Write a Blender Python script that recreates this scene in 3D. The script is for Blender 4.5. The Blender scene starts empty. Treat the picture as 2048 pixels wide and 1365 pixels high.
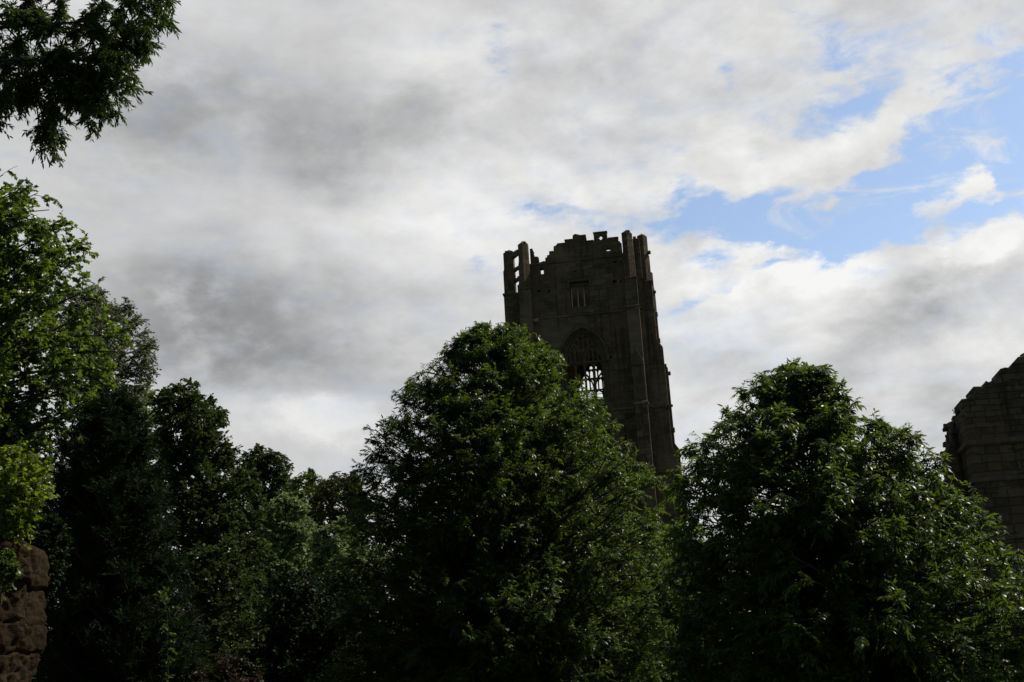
import bpy, math, random
import numpy as np
from mathutils import Vector, Matrix, noise as mnoise

scene = bpy.context.scene
COL = scene.collection
R = math.radians

# ---------------------------------------------------------------- camera
FOC, PITCH, ROLL, CAMZ = 2400.0, R(17), R(3.2), 1.7       # focal length in pixels of a 2048 wide frame
cam_d = bpy.data.cameras.new('camera')
cam = bpy.data.objects.new('camera', cam_d); COL.objects.link(cam)
cam_d.sensor_width = 36.0; cam_d.lens = 36.0 * FOC / 2048
cam_d.clip_start = 0.1; cam_d.clip_end = 6000
cam.matrix_world = Matrix.Translation((0, 0, CAMZ)) @ Matrix.Rotation(R(90) + PITCH, 4, 'X') @ Matrix.Rotation(-ROLL, 4, 'Z')
scene.camera = cam

# ---------------------------------------------------------------- light
SUN_AZ, SUN_EL = R(65), R(50)
SUN = Vector((math.sin(SUN_AZ) * math.cos(SUN_EL), math.cos(SUN_AZ) * math.cos(SUN_EL), math.sin(SUN_EL)))
sun_d = bpy.data.lights.new('sun', 'SUN'); sun_d.energy = 5.0; sun_d.angle = R(0.5); sun_d.color = (1.0, .93, .82)
sun = bpy.data.objects.new('sun', sun_d); COL.objects.link(sun)
sun.rotation_euler = (-SUN).to_track_quat('-Z', 'Y').to_euler()

scene.view_settings.view_transform = 'Standard'; scene.view_settings.look = 'None'
scene.view_settings.exposure = 0.0; scene.view_settings.gamma = 1.0
scene.render.engine = 'CYCLES'
scene.cycles.use_denoising = True
scene.cycles.max_bounces = 6; scene.cycles.transparent_max_bounces = 4
scene.cycles.sample_clamp_indirect = 4.0

# ---------------------------------------------------------------- sky (world): blue sky behind a broken cloud deck
# clouds are laid out by azimuth and elevation in degrees: (az, el, half width, half height, turn, weight, ...)
BLUE_SKY = [(18.0, 23.4, 8.0, 2.67, 12.0, 0.42), (11.1, 21.8, 4.0, 1.16, -2.0, 0.25), (23.5, 23.0, 3.8, 1.91, 23.0, 1.1), (19.4, 20.6, 3.78, 1.22, -0.0, 0.95), (14.8, 21.3, 3.68, 0.91, -4.0, 0.85), (10.4, 22.3, 2.26, 0.61, 1.0, 0.65), (25.5, 24.1, 1.36, 2.27, -14.0, 0.8), (17.8, 27.1, 1.11, 1.43, -1.0, 0.6), (16.7, 29.5, 1.01, 0.66, -11.0, 0.4), (8.3, 23.2, 1.53, 0.33, 9.0, 0.5), (11.0, 19.7, 0.62, 0.42, -37.0, 0.8), (9.6, 18.6, 0.87, 0.23, 14.0, 0.7), (13.0, 19.1, 1.22, 0.18, 8.0, 0.6), (3.1, 22.7, 1.28, 0.38, -4.0, 0.45), (-1.7, 20.5, 0.56, 0.24, -3.0, 0.35), (0.2, 30.4, 0.48, 1.15, -3.0, 0.35), (12.2, 28.4, 0.39, 0.41, -9.0, 0.35), (16.9, 19.5, 1.44, 0.27, -9.0, 0.45), (21.9, 21.3, 1.39, 0.56, 27.0, -1.5), (23.2, 21.9, 0.51, 0.68, -32.0, -1.1), (20.0, 20.8, 0.94, 0.31, 10.0, -1.0), (7.7, 22.8, 1.4, 0.52, -6.0, -0.6), (13.7, 24.1, 2.25, 0.5, 1.0, -0.5), (18.1, 24.5, 2.92, 0.89, 27.0, -0.8), (13.9, 22.4, 1.73, 0.27, 6.0, -0.35), (18.0, 23.4, 1.46, 0.45, 20.0, -0.4), (12.2, 20.3, 1.48, 0.42, -7.0, -0.5), (14.4, 18.6, 3.87, 0.92, -3.0, -0.4), (23.4, 18.5, 1.58, 0.53, 9.0, -0.5)]
CLOUD_LIGHT = [(22.5, 21.3, 2.08, 1.07, -11.0, 0.22, 0), (-11.5, 18.3, 5.64, 2.1, 0.0, -0.05, 0), (11.7, 20.2, 1.98, 0.7, -2.0, 0.14, 1), (15.4, 18.8, 2.65, 0.73, -0.0, 0.12, 1), (22.7, 18.8, 2.04, 0.64, 4.0, 0.12, 1), (-14.8, 29.4, 4.08, 1.44, 14.0, -0.14, 0), (-17.2, 26.8, 2.23, 1.11, 25.0, -0.17, 0), (-7.9, 27.6, 5.99, 1.15, 5.0, -0.21, 0), (-2.6, 28.7, 1.72, 0.88, -2.0, -0.13, 0), (-9.7, 25.8, 3.08, 0.81, 6.0, -0.13, 0), (-0.8, 29.3, 1.19, 1.16, -43.0, 0.17, 0), (-3.8, 31.7, 2.94, 0.91, -1.0, 0.07, 0), (7.3, 29.0, 3.94, 2.18, -7.0, -0.07, 0), (8.3, 30.9, 1.58, 0.68, -7.0, -0.03, 0), (-22.5, 25.0, 3.52, 3.19, 6.0, -0.04, 0), (-4.9, 23.4, 5.91, 1.3, 4.0, 0.08, 0), (-1.6, 21.9, 3.58, 1.9, -3.0, 0.1, 0), (-16.7, 20.0, 2.64, 1.47, 23.0, -0.18, 0), (-14.8, 17.5, 3.6, 1.6, 1.0, -0.24, 0), (-10.5, 16.5, 4.15, 0.7, -0.0, -0.16, 0), (-12.4, 19.4, 3.19, 2.09, 1.0, -0.1, 0), (-9.5, 13.3, 2.89, 0.98, -1.0, 0.13, 1), (-9.5, 15.2, 3.65, 0.38, -1.0, -0.09, 0), (-5.6, 14.7, 1.47, 0.95, 28.0, -0.1, 0), (-8.1, 11.4, 2.39, 0.66, -2.0, -0.1, 0), (11.9, 18.2, 3.67, 1.39, -7.0, 0.13, 0), (16.4, 17.6, 1.43, 1.36, -8.0, 0.13, 0), (22.6, 18.2, 2.04, 0.65, -10.0, 0.1, 0), (20.0, 17.0, 3.23, 1.54, 19.0, -0.34, 0), (20.3, 17.4, 1.84, 0.99, 16.0, -0.1, 0), (22.7, 18.7, 2.04, 0.6, 5.0, 0.12, 0), (-13.4, 18.3, 5.83, 2.54, 1.0, -0.09, 0), (-10.5, 28.0, 8.79, 2.28, 2.0, -0.08, 0), (-21.2, 21.6, 7.72, 8.7, 5.0, -0.05, 0), (17.1, 16.1, 1.64, 0.59, 22.0, -0.12, 0), (13.8, 17.5, 1.21, 1.15, -7.0, -0.09, 0), (18.9, 14.3, 2.98, 0.75, 7.0, 0.1, 0), (10.4, 15.2, 1.21, 0.7, 14.0, -0.13, 0), (15.9, 14.1, 1.05, 0.82, -7.0, -0.15, 0), (19.7, 11.2, 1.67, 1.2, 18.0, -0.24, 0), (8.9, 12.6, 1.44, 1.41, -5.0, -0.05, 0), (11.4, 24.1, 3.79, 0.69, 2.0, 0.1, 0), (16.5, 24.5, 2.71, 0.67, 20.0, 0.08, 0), (25.4, 27.8, 1.85, 1.02, -15.0, 0.04, 0), (17.1, 20.8, 10.11, 7.43, -9.0, 0.06, 0)]


W = bpy.data.worlds.new('World'); scene.world = W; W.use_nodes = True
class NT:
    def __init__(s, tree): s.t = tree; s.n = tree.nodes; s.l = tree.links
    def put(s, sock, v):
        if isinstance(v, bpy.types.NodeSocket): s.l.new(v, sock)
        elif v is not None: sock.default_value = v
    def math(s, op, a, b=None, c=None, clamp=False):
        n = s.n.new('ShaderNodeMath'); n.operation = op; n.use_clamp = clamp
        for i, v in enumerate((a, b, c)):
            if v is not None: s.put(n.inputs[i], v)
        return n.outputs[0]
    def vec(s, op, a, b=None):
        n = s.n.new('ShaderNodeVectorMath'); n.operation = op
        s.put(n.inputs[0], a)
        if b is not None: s.put(n.inputs[3 if op == 'SCALE' else 1], b)
        return n.outputs[1] if op in ('DOT_PRODUCT', 'LENGTH') else n.outputs[0]
    def comb(s, x, y, z):
        n = s.n.new('ShaderNodeCombineXYZ')
        for i, v in enumerate((x, y, z)): s.put(n.inputs[i], v)
        return n.outputs[0]
    def sep(s, v):
        n = s.n.new('ShaderNodeSeparateXYZ'); s.l.new(v, n.inputs[0]); return n.outputs
    def mapping(s, v, loc=(0, 0, 0), rot=(0, 0, 0), scale=(1, 1, 1), kind='POINT'):
        n = s.n.new('ShaderNodeMapping'); n.vector_type = kind; s.l.new(v, n.inputs[0])
        n.inputs[1].default_value = loc; n.inputs[2].default_value = rot; n.inputs[3].default_value = scale
        return n.outputs[0]
    def noise(s, v, scale, detail=4, rough=.55, dist=0):
        n = s.n.new('ShaderNodeTexNoise'); s.l.new(v, n.inputs['Vector'])
        n.inputs['Scale'].default_value = scale; n.inputs['Detail'].default_value = detail
        n.inputs['Roughness'].default_value = rough; n.inputs['Distortion'].default_value = dist
        return n.outputs['Fac'], n.outputs['Color']
    def range(s, v, a, b, c, d, smooth=False):
        n = s.n.new('ShaderNodeMapRange'); s.put(n.inputs[0], v)
        if smooth: n.interpolation_type = 'SMOOTHSTEP'
        for i, k in enumerate((a, b, c, d)): s.put(n.inputs[1 + i], k)
        return n.outputs[0]
    def mix(s, f, a, b, blend='MIX'):
        n = s.n.new('ShaderNodeMix'); n.data_type = 'RGBA'; n.blend_type = blend; n.clamp_factor = True
        s.put(n.inputs[0], f)
        for k, v in ((6, a), (7, b)):
            if isinstance(v, tuple) and len(v) == 3: v = v + (1,)
            s.put(n.inputs[k], v)
        return n.outputs[2]

def build_sky():
    t = NT(W.node_tree); t.n.clear()
    out = t.n.new('ShaderNodeOutputWorld'); bg = t.n.new('ShaderNodeBackground'); t.l.new(bg.outputs[0], out.inputs[0])
    sky = t.n.new('ShaderNodeTexSky'); sky.sky_type = 'NISHITA'; sky.sun_disc = False
    sky.sun_elevation = SUN_EL; sky.sun_rotation = SUN_AZ; sky.air_density = 1.0; sky.dust_density = .6; sky.ozone_density = 1.5
    d = t.n.new('ShaderNodeTexCoord').outputs['Generated']
    x, y, z = t.sep(d)
    az = t.math('MULTIPLY', t.math('ARCTAN2', x, y), 180 / math.pi)
    el = t.math('MULTIPLY', t.math('ARCSINE', z), 180 / math.pi)
    ae = t.comb(az, el, 0.0)
    st = t.mapping(d, scale=(1, 1, 1.7))
    f1, c1 = t.noise(st, 9.0, 6, .6)
    f2, c2 = t.noise(st, 34.0, 5, .62)
    warp1 = t.vec('SCALE', t.vec('SUBTRACT', c1, (.5, .5, .5)), 4.5)
    warp2 = t.vec('SCALE', t.vec('SUBTRACT', c2, (.5, .5, .5)), 1.5)
    p = t.vec('ADD', t.vec('ADD', ae, warp1), warp2)
    psoft = t.vec('ADD', ae, t.vec('SCALE', warp1, 1.1))
    def blobs(lst, vecs, base):
        acc = base
        for b in lst:
            v = vecs(b)
            if acc is not base:                            # (keeps the evaluation in sequence: the renderer's stack is small)
                n = t.n.new('ShaderNodeVectorMath'); n.operation = 'MULTIPLY_ADD'
                t.l.new(acc, n.inputs[0]); n.inputs[1].default_value = (1e-9,) * 3; t.l.new(v, n.inputs[2]); v = n.outputs[0]
            m = t.mapping(v, (b[0], b[1], 0), (0, 0, R(b[4])), (b[2] * (1.55 if len(b) > 6 and not b[6] else 1.3), b[3] * (1.55 if len(b) > 6 and not b[6] else 1.3), 1), 'TEXTURE')
            w = t.math('EXPONENT', t.math('MULTIPLY', t.vec('DOT_PRODUCT', m, m), -1.0))
            if len(b) > 6 and b[6]: w = t.range(w, .12, .75, 0.0, 1.0, True)
            acc = t.math('ADD', acc, t.math('MULTIPLY', w, b[5] * ((.78 if b[5] < 0 else 1.1) if len(b) > 6 else 1.2)))
        return acc
    blue = blobs(BLUE_SKY, lambda b: p, 0.0)
    light = blobs(CLOUD_LIGHT, lambda b: p if b[6] else psoft, SKY_BASE)
    # a general deck away from the part in view: patches of blue by noise, dimmed away from the sun to deepen the shade
    dots = t.vec('DOT_PRODUCT', d, tuple(SUN))
    # relief of the clouds: their tops catch the light on the side of the sun
    sd = tuple(.030 * v for v in (SUN.x * .75, SUN.y * .2, 1.0))
    def billow(scale, det, k):
        a, _ = t.noise(st, scale, det, .58, .25)
        b, _ = t.noise(t.vec('ADD', st, tuple(v * k for v in sd)), scale, det, .58, .25)
        return t.math('SUBTRACT', a, b)
    puff = t.range(az, -12, 8, .45, 1.0, True)
    rel = t.math('ADD', t.math('MULTIPLY', billow(6.5, 8, 1.0), .75), t.math('MULTIPLY', billow(20.0, 6, .45), .22))
    light = t.math('ADD', light, t.math('MULTIPLY', rel, puff))
    light = t.math('ADD', light, t.math('MULTIPLY', t.math('SUBTRACT', f1, .5), .22))
    light = t.math('ADD', light, t.math('MULTIPLY', t.math('SUBTRACT', f2, .5), .07))
    light = t.math('MINIMUM', t.math('SMOOTH_MAX', light, .26, .12), .93)
    # beyond the mapped region the deck breaks up
    reg = t.math('MULTIPLY', t.range(t.math('ABSOLUTE', az), 30, 50, 0.0, 1.0, True), 1.0)
    reg = t.math('MAXIMUM', reg, t.range(el, 36, 50, 0.0, 1.0, True))
    open_sky = t.math('MULTIPLY', t.range(f1, .34, .50, 0.0, 1.0, True), reg)
    f5, _ = t.noise(t.mapping(st, rot=(0, R(35), 0), scale=(.6, 1, 1.6)), 12.0, 6, .62, .5)
    rough = t.range(blue, -.2, .4, .10, 1.0, True)
    wisp = t.math('ADD', t.math('MULTIPLY', t.math('SUBTRACT', f2, .5), 2.2), t.math('MULTIPLY', t.math('SUBTRACT', f5, .5), 2.6))
    edge = t.math('ADD', blue, t.math('MULTIPLY', wisp, rough))
    m = t.range(edge, -.10, .92, 0.0, .97, True)
    veil, _ = t.noise(t.mapping(st, loc=(.37, .1, .2), rot=(0, R(-35), 0), scale=(.8, 1, 1.35)), 13.0, 8, .64, .7)
    m = t.math('MULTIPLY', m, t.math('SUBTRACT', 1.0, t.range(veil, .46, .70, 0.0, .88, True)))
    m = t.math('MAXIMUM', m, open_sky)
    fall = t.math('MULTIPLY', t.range(dots, -.6, .0, .10, 1.0, True), t.range(reg, 0.0, 1.0, 1.0, .35))  # added dimming of the unseen sky, behind and overhead, to darken shaded surfaces
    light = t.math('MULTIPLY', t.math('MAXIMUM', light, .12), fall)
    tint = t.range(light, .3, .85, 0.0, 1.0)
    ccol = t.mix(tint, (.985, .995, 1.01), (1.0, .995, .985))
    cloud = t.vec('SCALE', ccol, light)
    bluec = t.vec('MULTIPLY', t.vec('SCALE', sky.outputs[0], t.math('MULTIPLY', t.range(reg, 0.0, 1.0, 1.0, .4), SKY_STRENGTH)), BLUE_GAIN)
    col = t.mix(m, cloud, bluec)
    low = t.range(el, -3.0, 0.0, 0.0, 1.0, True)
    col = t.mix(low, (.03, .035, .03), col)
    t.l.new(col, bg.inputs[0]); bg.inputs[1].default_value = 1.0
SKY_BASE, SKY_STRENGTH, BLUE_GAIN = .68, .145, (1.15, 1.1, 1.05)
build_sky()
W.cycles.sampling_method = 'MANUAL'; W.cycles.sample_map_resolution = 512

# ---------------------------------------------------------------- helpers
def at(px, py, Y):
    """the point of the place seen at pixel (px, py) of the 2048 x 1365 photograph, at ground distance Y"""
    fw = Vector((0, math.cos(PITCH), math.sin(PITCH))); r = Vector((1, 0, 0)); u = Vector((0, -math.sin(PITCH), math.cos(PITCH)))
    Rr = r * math.cos(ROLL) - u * math.sin(ROLL); Uu = u * math.cos(ROLL) + r * math.sin(ROLL)
    d = fw * FOC + Rr * (px - 1024) + Uu * (682.5 - py)
    return Vector((0, 0, CAMZ)) + d * (Y / d.y)

def tag(o, label=None, cat=None, group=None, kind=None):
    if label: o['label'] = label
    if cat: o['category'] = cat
    if group: o['group'] = group
    if kind: o['kind'] = kind
    return o

def empty(name, loc, rz=0.0):
    o = bpy.data.objects.new(name, None); COL.objects.link(o); o.location = loc; o.rotation_euler = (0, 0, rz)
    o.empty_display_size = .5
    return o

def link(name, me, mat, parent=None, mtx=None):
    o = bpy.data.objects.new(name, me); COL.objects.link(o)
    if mat is not None and len(me.materials) == 0: me.materials.append(mat)
    if parent is not None: o.parent = parent
    if mtx is not None: o.matrix_local = mtx
    return o

def np_mesh(name, V, loops, starts, totals, tint=None, smooth=False):
    me = bpy.data.meshes.new(name)
    me.vertices.add(len(V)); me.vertices.foreach_set('co', np.ascontiguousarray(V, dtype=np.float32).ravel())
    me.loops.add(len(loops)); me.loops.foreach_set('vertex_index', np.ascontiguousarray(loops, dtype=np.int32))
    me.polygons.add(len(starts)); me.polygons.foreach_set('loop_start', np.ascontiguousarray(starts, dtype=np.int32))
    me.polygons.foreach_set('loop_total', np.ascontiguousarray(totals, dtype=np.int32))
    if smooth: me.polygons.foreach_set('use_smooth', np.ones(len(starts), dtype=bool))
    if tint is not None:
        a = me.attributes.new('tint', 'FLOAT', 'POINT'); a.data.foreach_set('value', np.ascontiguousarray(tint, dtype=np.float32))
    me.update(calc_edges=True)
    return me

class MB:
    """collects shapes and builds them as one mesh"""
    def __init__(s): s.v = []; s.f = []
    def add(s, vs, fs):
        o = len(s.v); s.v += [tuple(v) for v in vs]; s.f += [tuple(i + o for i in f) for f in fs]
    def box(s, x0, x1, y0, y1, z0, z1):
        s.add([(x0,y0,z0),(x1,y0,z0),(x1,y1,z0),(x0,y1,z0),(x0,y0,z1),(x1,y0,z1),(x1,y1,z1),(x0,y1,z1)],
              [(0,3,2,1),(4,5,6,7),(0,1,5,4),(1,2,6,5),(2,3,7,6),(3,0,4,7)])
    def prism(s, poly, fn, a, b):
        """polygon (list of 2-tuples) swept from a to b; fn(p, q, t) gives the 3-D point"""
        n = len(poly)
        vs = [fn(p, q, a) for p, q in poly] + [fn(p, q, b) for p, q in poly]
        s.add(vs, [tuple(range(n - 1, -1, -1)), tuple(range(n, 2 * n))] + [(i, (i + 1) % n, n + (i + 1) % n, n + i) for i in range(n)])
    def build(s, name, mat, parent=None, mtx=None, bevel=0.0):
        me = bpy.data.meshes.new(name); me.from_pydata(s.v, [], s.f); me.update()
        import bmesh
        bm = bmesh.new(); bm.from_mesh(me); bmesh.ops.recalc_face_normals(bm, faces=bm.faces[:])
        if bevel: bmesh.ops.bevel(bm, geom=bm.edges[:], offset=bevel, segments=1, affect='EDGES', clamp_overlap=True)
        bm.to_mesh(me); bm.free()
        return link(name, me, mat, parent, mtx)

def plate(name, outline, holes, y0, y1, mat, parent=None, mtx=None, bevel=0.0):
    """an upright slab with real openings: outline and holes are (x, z) polygons, the slab runs from depth y0 to y1"""
    cu = bpy.data.curves.new(name, 'CURVE'); cu.dimensions = '2D'; cu.fill_mode = 'BOTH'
    cu.extrude = (y1 - y0) / 2 - bevel; cu.bevel_depth = bevel; cu.bevel_resolution = 0; cu.offset = -bevel
    for poly in [outline] + list(holes):
        sp = cu.splines.new('POLY'); sp.points.add(len(poly) - 1); sp.use_cyclic_u = True
        for pt, (x, z) in zip(sp.points, poly): pt.co = (x, z, 0, 1)
    tmp = bpy.data.objects.new('tmp', cu); COL.objects.link(tmp)
    dg = bpy.context.evaluated_depsgraph_get()
    me = bpy.data.meshes.new_from_object(tmp.evaluated_get(dg), preserve_all_data_layers=False, depsgraph=dg)
    bpy.data.objects.remove(tmp); bpy.data.curves.remove(cu)
    me.materials.clear(); me.name = name
    me.transform(Matrix.Translation((0, (y0 + y1) / 2, 0)) @ Matrix.Rotation(R(90), 4, 'X'))
    for p in me.polygons: p.use_smooth = False
    return link(name, me, mat, parent, mtx)

# ---------------------------------------------------------------- materials
def new_mat(name):
    m = bpy.data.materials.new(name); m.use_nodes = True; t = NT(m.node_tree); t.n.clear()
    out = t.n.new('ShaderNodeOutputMaterial'); return m, t, out

def stone_mat(name, dark, light, warm, brick=(.62, .30), bump=.35, lichen=.25, squash=1.0, wobble=.07):
    m, t, out = new_mat(name)
    co = t.n.new('ShaderNodeTexCoord').outputs['Object']
    x, y, z = t.sep(co)
    f0, _ = t.noise(co, 1.3, 4)
    wob = t.math('MULTIPLY', t.math('SUBTRACT', f0, .5), wobble)
    uv = t.comb(t.math('ADD', x, y), t.math('ADD', z, wob), 0.0)
    br = t.n.new('ShaderNodeTexBrick'); t.l.new(uv, br.inputs['Vector'])
    br.inputs['Scale'].default_value = 1.0; br.inputs['Brick Width'].default_value = brick[0]; br.inputs['Row Height'].default_value = brick[1]
    br.inputs['Mortar Size'].default_value = .018; br.inputs['Mortar Smooth'].default_value = .5; br.inputs['Bias'].default_value = -.1
    br.offset = .43; br.squash = squash; br.squash_frequency = 3
    br.inputs['Color1'].default_value = dark + (1,); br.inputs['Color2'].default_value = light + (1,); br.inputs['Mortar'].default_value = tuple(c * .6 for c in dark) + (1,)
    br2 = t.n.new('ShaderNodeTexBrick'); t.l.new(t.vec('ADD', uv, (.31, .07, 0)), br2.inputs['Vector'])
    br2.inputs['Scale'].default_value = 1.0; br2.inputs['Brick Width'].default_value = brick[0] * 1.45; br2.inputs['Row Height'].default_value = brick[1] * 1.5
    br2.inputs['Mortar Size'].default_value = .02; br2.inputs['Mortar Smooth'].default_value = .5; br2.offset = .37; br2.squash = .75; br2.squash_frequency = 2
    br2.inputs['Color1'].default_value = tuple(v * .8 for v in dark) + (1,); br2.inputs['Color2'].default_value = tuple(v * 1.15 for v in light) + (1,); br2.inputs['Mortar'].default_value = tuple(c * .6 for c in dark) + (1,)
    pick, _ = t.noise(t.comb(t.math('MULTIPLY', t.math('ADD', x, y), .35), z, 0.0), 1.0 / brick[1] * .22, 2)
    sel = t.range(pick, .49, .51, 0.0, 1.0)
    bcol = t.mix(sel, br.outputs['Color'], br2.outputs['Color']); bfac = t.math('ADD', t.math('MULTIPLY', br.outputs['Fac'], t.math('SUBTRACT', 1.0, sel)), t.math('MULTIPLY', br2.outputs['Fac'], sel))
    f1, _ = t.noise(co, .35, 5, .6)
    f2, _ = t.noise(co, 2.6, 6, .65)
    f3, _ = t.noise(co, 14., 4, .6)
    streak, _ = t.noise(t.mapping(co, scale=(2.2, 2.2, .16)), 1.0, 4, .6)
    c = t.mix(t.range(f1, .42, .66, 0.0, .75, True), bcol, warm)
    c = t.mix(t.range(f2, .5, .75, 0.0, lichen, True), c, (.22, .21, .15))
    c = t.mix(t.range(streak, .48, .68, 0.0, .7, True), c, tuple(v * .42 for v in dark))
    f6, _ = t.noise(co, .16, 3, .5); c = t.mix(t.range(f6, .48, .62, 0.0, .5, True), c, tuple(min(1, v * 1.7) for v in light))
    c = t.mix(t.math('MULTIPLY', f3, .35), c, tuple(v * .55 for v in dark))
    b = t.n.new('ShaderNodeBsdfPrincipled'); t.l.new(c, b.inputs['Base Color']); b.inputs['Roughness'].default_value = .92
    b.inputs['Specular IOR Level'].default_value = .08
    h = t.math('ADD', t.math('MULTIPLY', bfac, -1.0), t.math('MULTIPLY', t.math('ADD', f2, t.math('MULTIPLY', f3, .5)), .8))
    bp = t.n.new('ShaderNodeBump'); bp.inputs['Strength'].default_value = bump; bp.inputs['Distance'].default_value = .05; t.l.new(h, bp.inputs['Height'])
    t.l.new(bp.outputs[0], b.inputs['Normal']); t.l.new(b.outputs[0], out.inputs[0])
    return m

def plain_stone(name, c0, c1, scale=3.0):
    m, t, out = new_mat(name)
    co = t.n.new('ShaderNodeTexCoord').outputs['Object']
    f, _ = t.noise(co, scale, 6, .65); f2, _ = t.noise(co, scale * 5, 4, .6)
    c = t.mix(t.range(f, .35, .65, 0.0, 1.0, True), c0, c1)
    c = t.mix(t.math('MULTIPLY', f2, .4), c, tuple(v * .5 for v in c0))
    b = t.n.new('ShaderNodeBsdfPrincipled'); t.l.new(c, b.inputs['Base Color']); b.inputs['Roughness'].default_value = .92; b.inputs['Specular IOR Level'].default_value = .08
    bp = t.n.new('ShaderNodeBump'); bp.inputs['Strength'].default_value = .4; bp.inputs['Distance'].default_value = .04; t.l.new(f2, bp.inputs['Height'])
    t.l.new(bp.outputs[0], b.inputs['Normal']); t.l.new(b.outputs[0], out.inputs[0])
    return m

def leaf_mat(name, dark, light, rough=.34, trans=.35, tcol=None, spec=.3):
    m, t, out = new_mat(name)
    a = t.n.new('ShaderNodeAttribute'); a.attribute_name = 'tint'
    c = t.mix(a.outputs['Fac'], dark, light)
    b = t.n.new('ShaderNodeBsdfPrincipled'); t.l.new(c, b.inputs['Base Color']); b.inputs['Roughness'].default_value = rough
    b.inputs['Specular IOR Level'].default_value = spec
    tr = t.n.new('ShaderNodeBsdfTranslucent')
    tc = tcol or tuple(min(1, v * k) for v, k in zip(light, (1.5, 1.6, .8)))
    t.l.new(t.mix(a.outputs['Fac'], tuple(v * .6 for v in tc), tc), tr.inputs[0])
    ms = t.n.new('ShaderNodeMixShader'); ms.inputs[0].default_value = trans
    t.l.new(b.outputs[0], ms.inputs[1]); t.l.new(tr.outputs[0], ms.inputs[2]); t.l.new(ms.outputs[0], out.inputs[0])
    return m

def bark_mat(name, c0, c1):
    m, t, out = new_mat(name)
    co = t.n.new('ShaderNodeTexCoord').outputs['Object']
    f, _ = t.noise(t.mapping(co, scale=(1, 1, .22)), 9, 5, .65)
    c = t.mix(t.range(f, .3, .7, 0.0, 1.0), c0, c1)
    b = t.n.new('ShaderNodeBsdfPrincipled'); t.l.new(c, b.inputs['Base Color']); b.inputs['Roughness'].default_value = .9
    bp = t.n.new('ShaderNodeBump'); bp.inputs['Strength'].default_value = .6; bp.inputs['Distance'].default_value = .03; t.l.new(f, bp.inputs['Height'])
    t.l.new(bp.outputs[0], b.inputs['Normal']); t.l.new(b.outputs[0], out.inputs[0])
    return m

STONE = stone_mat('tower_stone', (.072, .058, .038), (.140, .112, .072), (.135, .088, .052), (.85, .36), .5, .5)
TRIM = plain_stone('dressed_stone', (.078, .063, .042), (.128, .102, .068), 1.6)
PALE = plain_stone('pale_stone', (.34, .30, .19), (.45, .40, .26), 4)
RUIN = stone_mat('ruin_stone', (.060, .048, .035), (.135, .105, .07), (.125, .078, .05), (.46, .21), .8, .5, .8, .16)
RUIN_TRIM = plain_stone('ruin_trim', (.09, .075, .055), (.15, .12, .085), 5)
BARK = bark_mat('bark', (.014, .011, .008), (.036, .029, .022))
BARK_GREY = bark_mat('grey_bark', (.06, .052, .045), (.13, .118, .10))

# ---------------------------------------------------------------- ground
def ground_h(x, y):
    """gentle lawn, rising to a wooded slope on the left beyond the trees"""
    s = max(0.0, min(1.0, (y - 45) / 70.0)); s = s * s * (3 - 2 * s)
    l = max(0.0, min(1.0, (8 - x) / 40.0)); l = l * l * (3 - 2 * l)
    far = max(0.0, min(1.0, (y - 150) / 300.0))
    return 9.0 * s * l + 10 * far * s + .12 * math.sin(x * .31) * math.cos(y * .23)

def build_ground():
    def axis(lim, near, step):
        a = [i * step for i in range(int(near / step) + 1)]
        while a[-1] < lim: a.append(a[-1] * 1.18)
        return a
    p = axis(2500, 80, 2.5)
    xs = [-v for v in p[:0:-1]] + p
    ys = [-v for v in axis(800, 30, 3)[:0:-1]] + axis(2500, 160, 2.5)
    V = [(x, y, ground_h(x, y)) for y in ys for x in xs]; n = len(xs)
    F = [(j * n + i, j * n + i + 1, (j + 1) * n + i + 1, (j + 1) * n + i) for j in range(len(ys) - 1) for i in range(n - 1)]
    me = bpy.data.meshes.new('ground'); me.from_pydata(V, [], F)
    for q in me.polygons: q.use_smooth = True
    m, t, out = new_mat('grass_ground')
    co = t.n.new('ShaderNodeTexCoord').outputs['Object']
    f1, _ = t.noise(co, .3, 5, .6); f2, _ = t.noise(co, 8, 5, .7)
    c = t.mix(f1, (.022, .042, .010), (.05, .075, .018)); c = t.mix(t.math('MULTIPLY', f2, .6), c, (.018, .028, .008))
    b = t.n.new('ShaderNodeBsdfPrincipled'); t.l.new(c, b.inputs['Base Color']); b.inputs['Roughness'].default_value = .95
    bp = t.n.new('ShaderNodeBump'); bp.inputs['Strength'].default_value = .8; bp.inputs['Distance'].default_value = .08; t.l.new(f2, bp.inputs['Height']); t.l.new(bp.outputs[0], b.inputs['Normal'])
    t.l.new(b.outputs[0], out.inputs[0])
    tag(link('ground', me, m), 'grass covered ground sloping up under the woodland', None, None, 'structure')
build_ground()

# ---------------------------------------------------------------- the great tower
UL, UR, DEP, WT = -5.65, 6.65, 12.3, 1.3                  # the square core: left and right side, depth, wall thickness
MIDU = (UL + UR) / 2

def arch(cx, half, zb, zs, za, n=9):
    H = za - zs; r = (half * half + H * H) / (2 * half); c = half - r
    a1 = math.atan2(H, -c)
    right = [(cx + c + r * math.cos(a1 * i / n), zs + r * math.sin(a1 * i / n)) for i in range(n + 1)]
    left = [(2 * cx - x, z) for x, z in right[-2::-1]]
    return [(cx - half, zb), (cx + half, zb)] + right + left

def arch_z(dx, half, zs, za):
    H = za - zs; r = (half * half + H * H) / (2 * half); c = half - r
    v = r * r - (abs(dx) - c) ** 2
    return zs + math.sqrt(v) if v > 0 and abs(dx) <= half else zs

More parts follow.
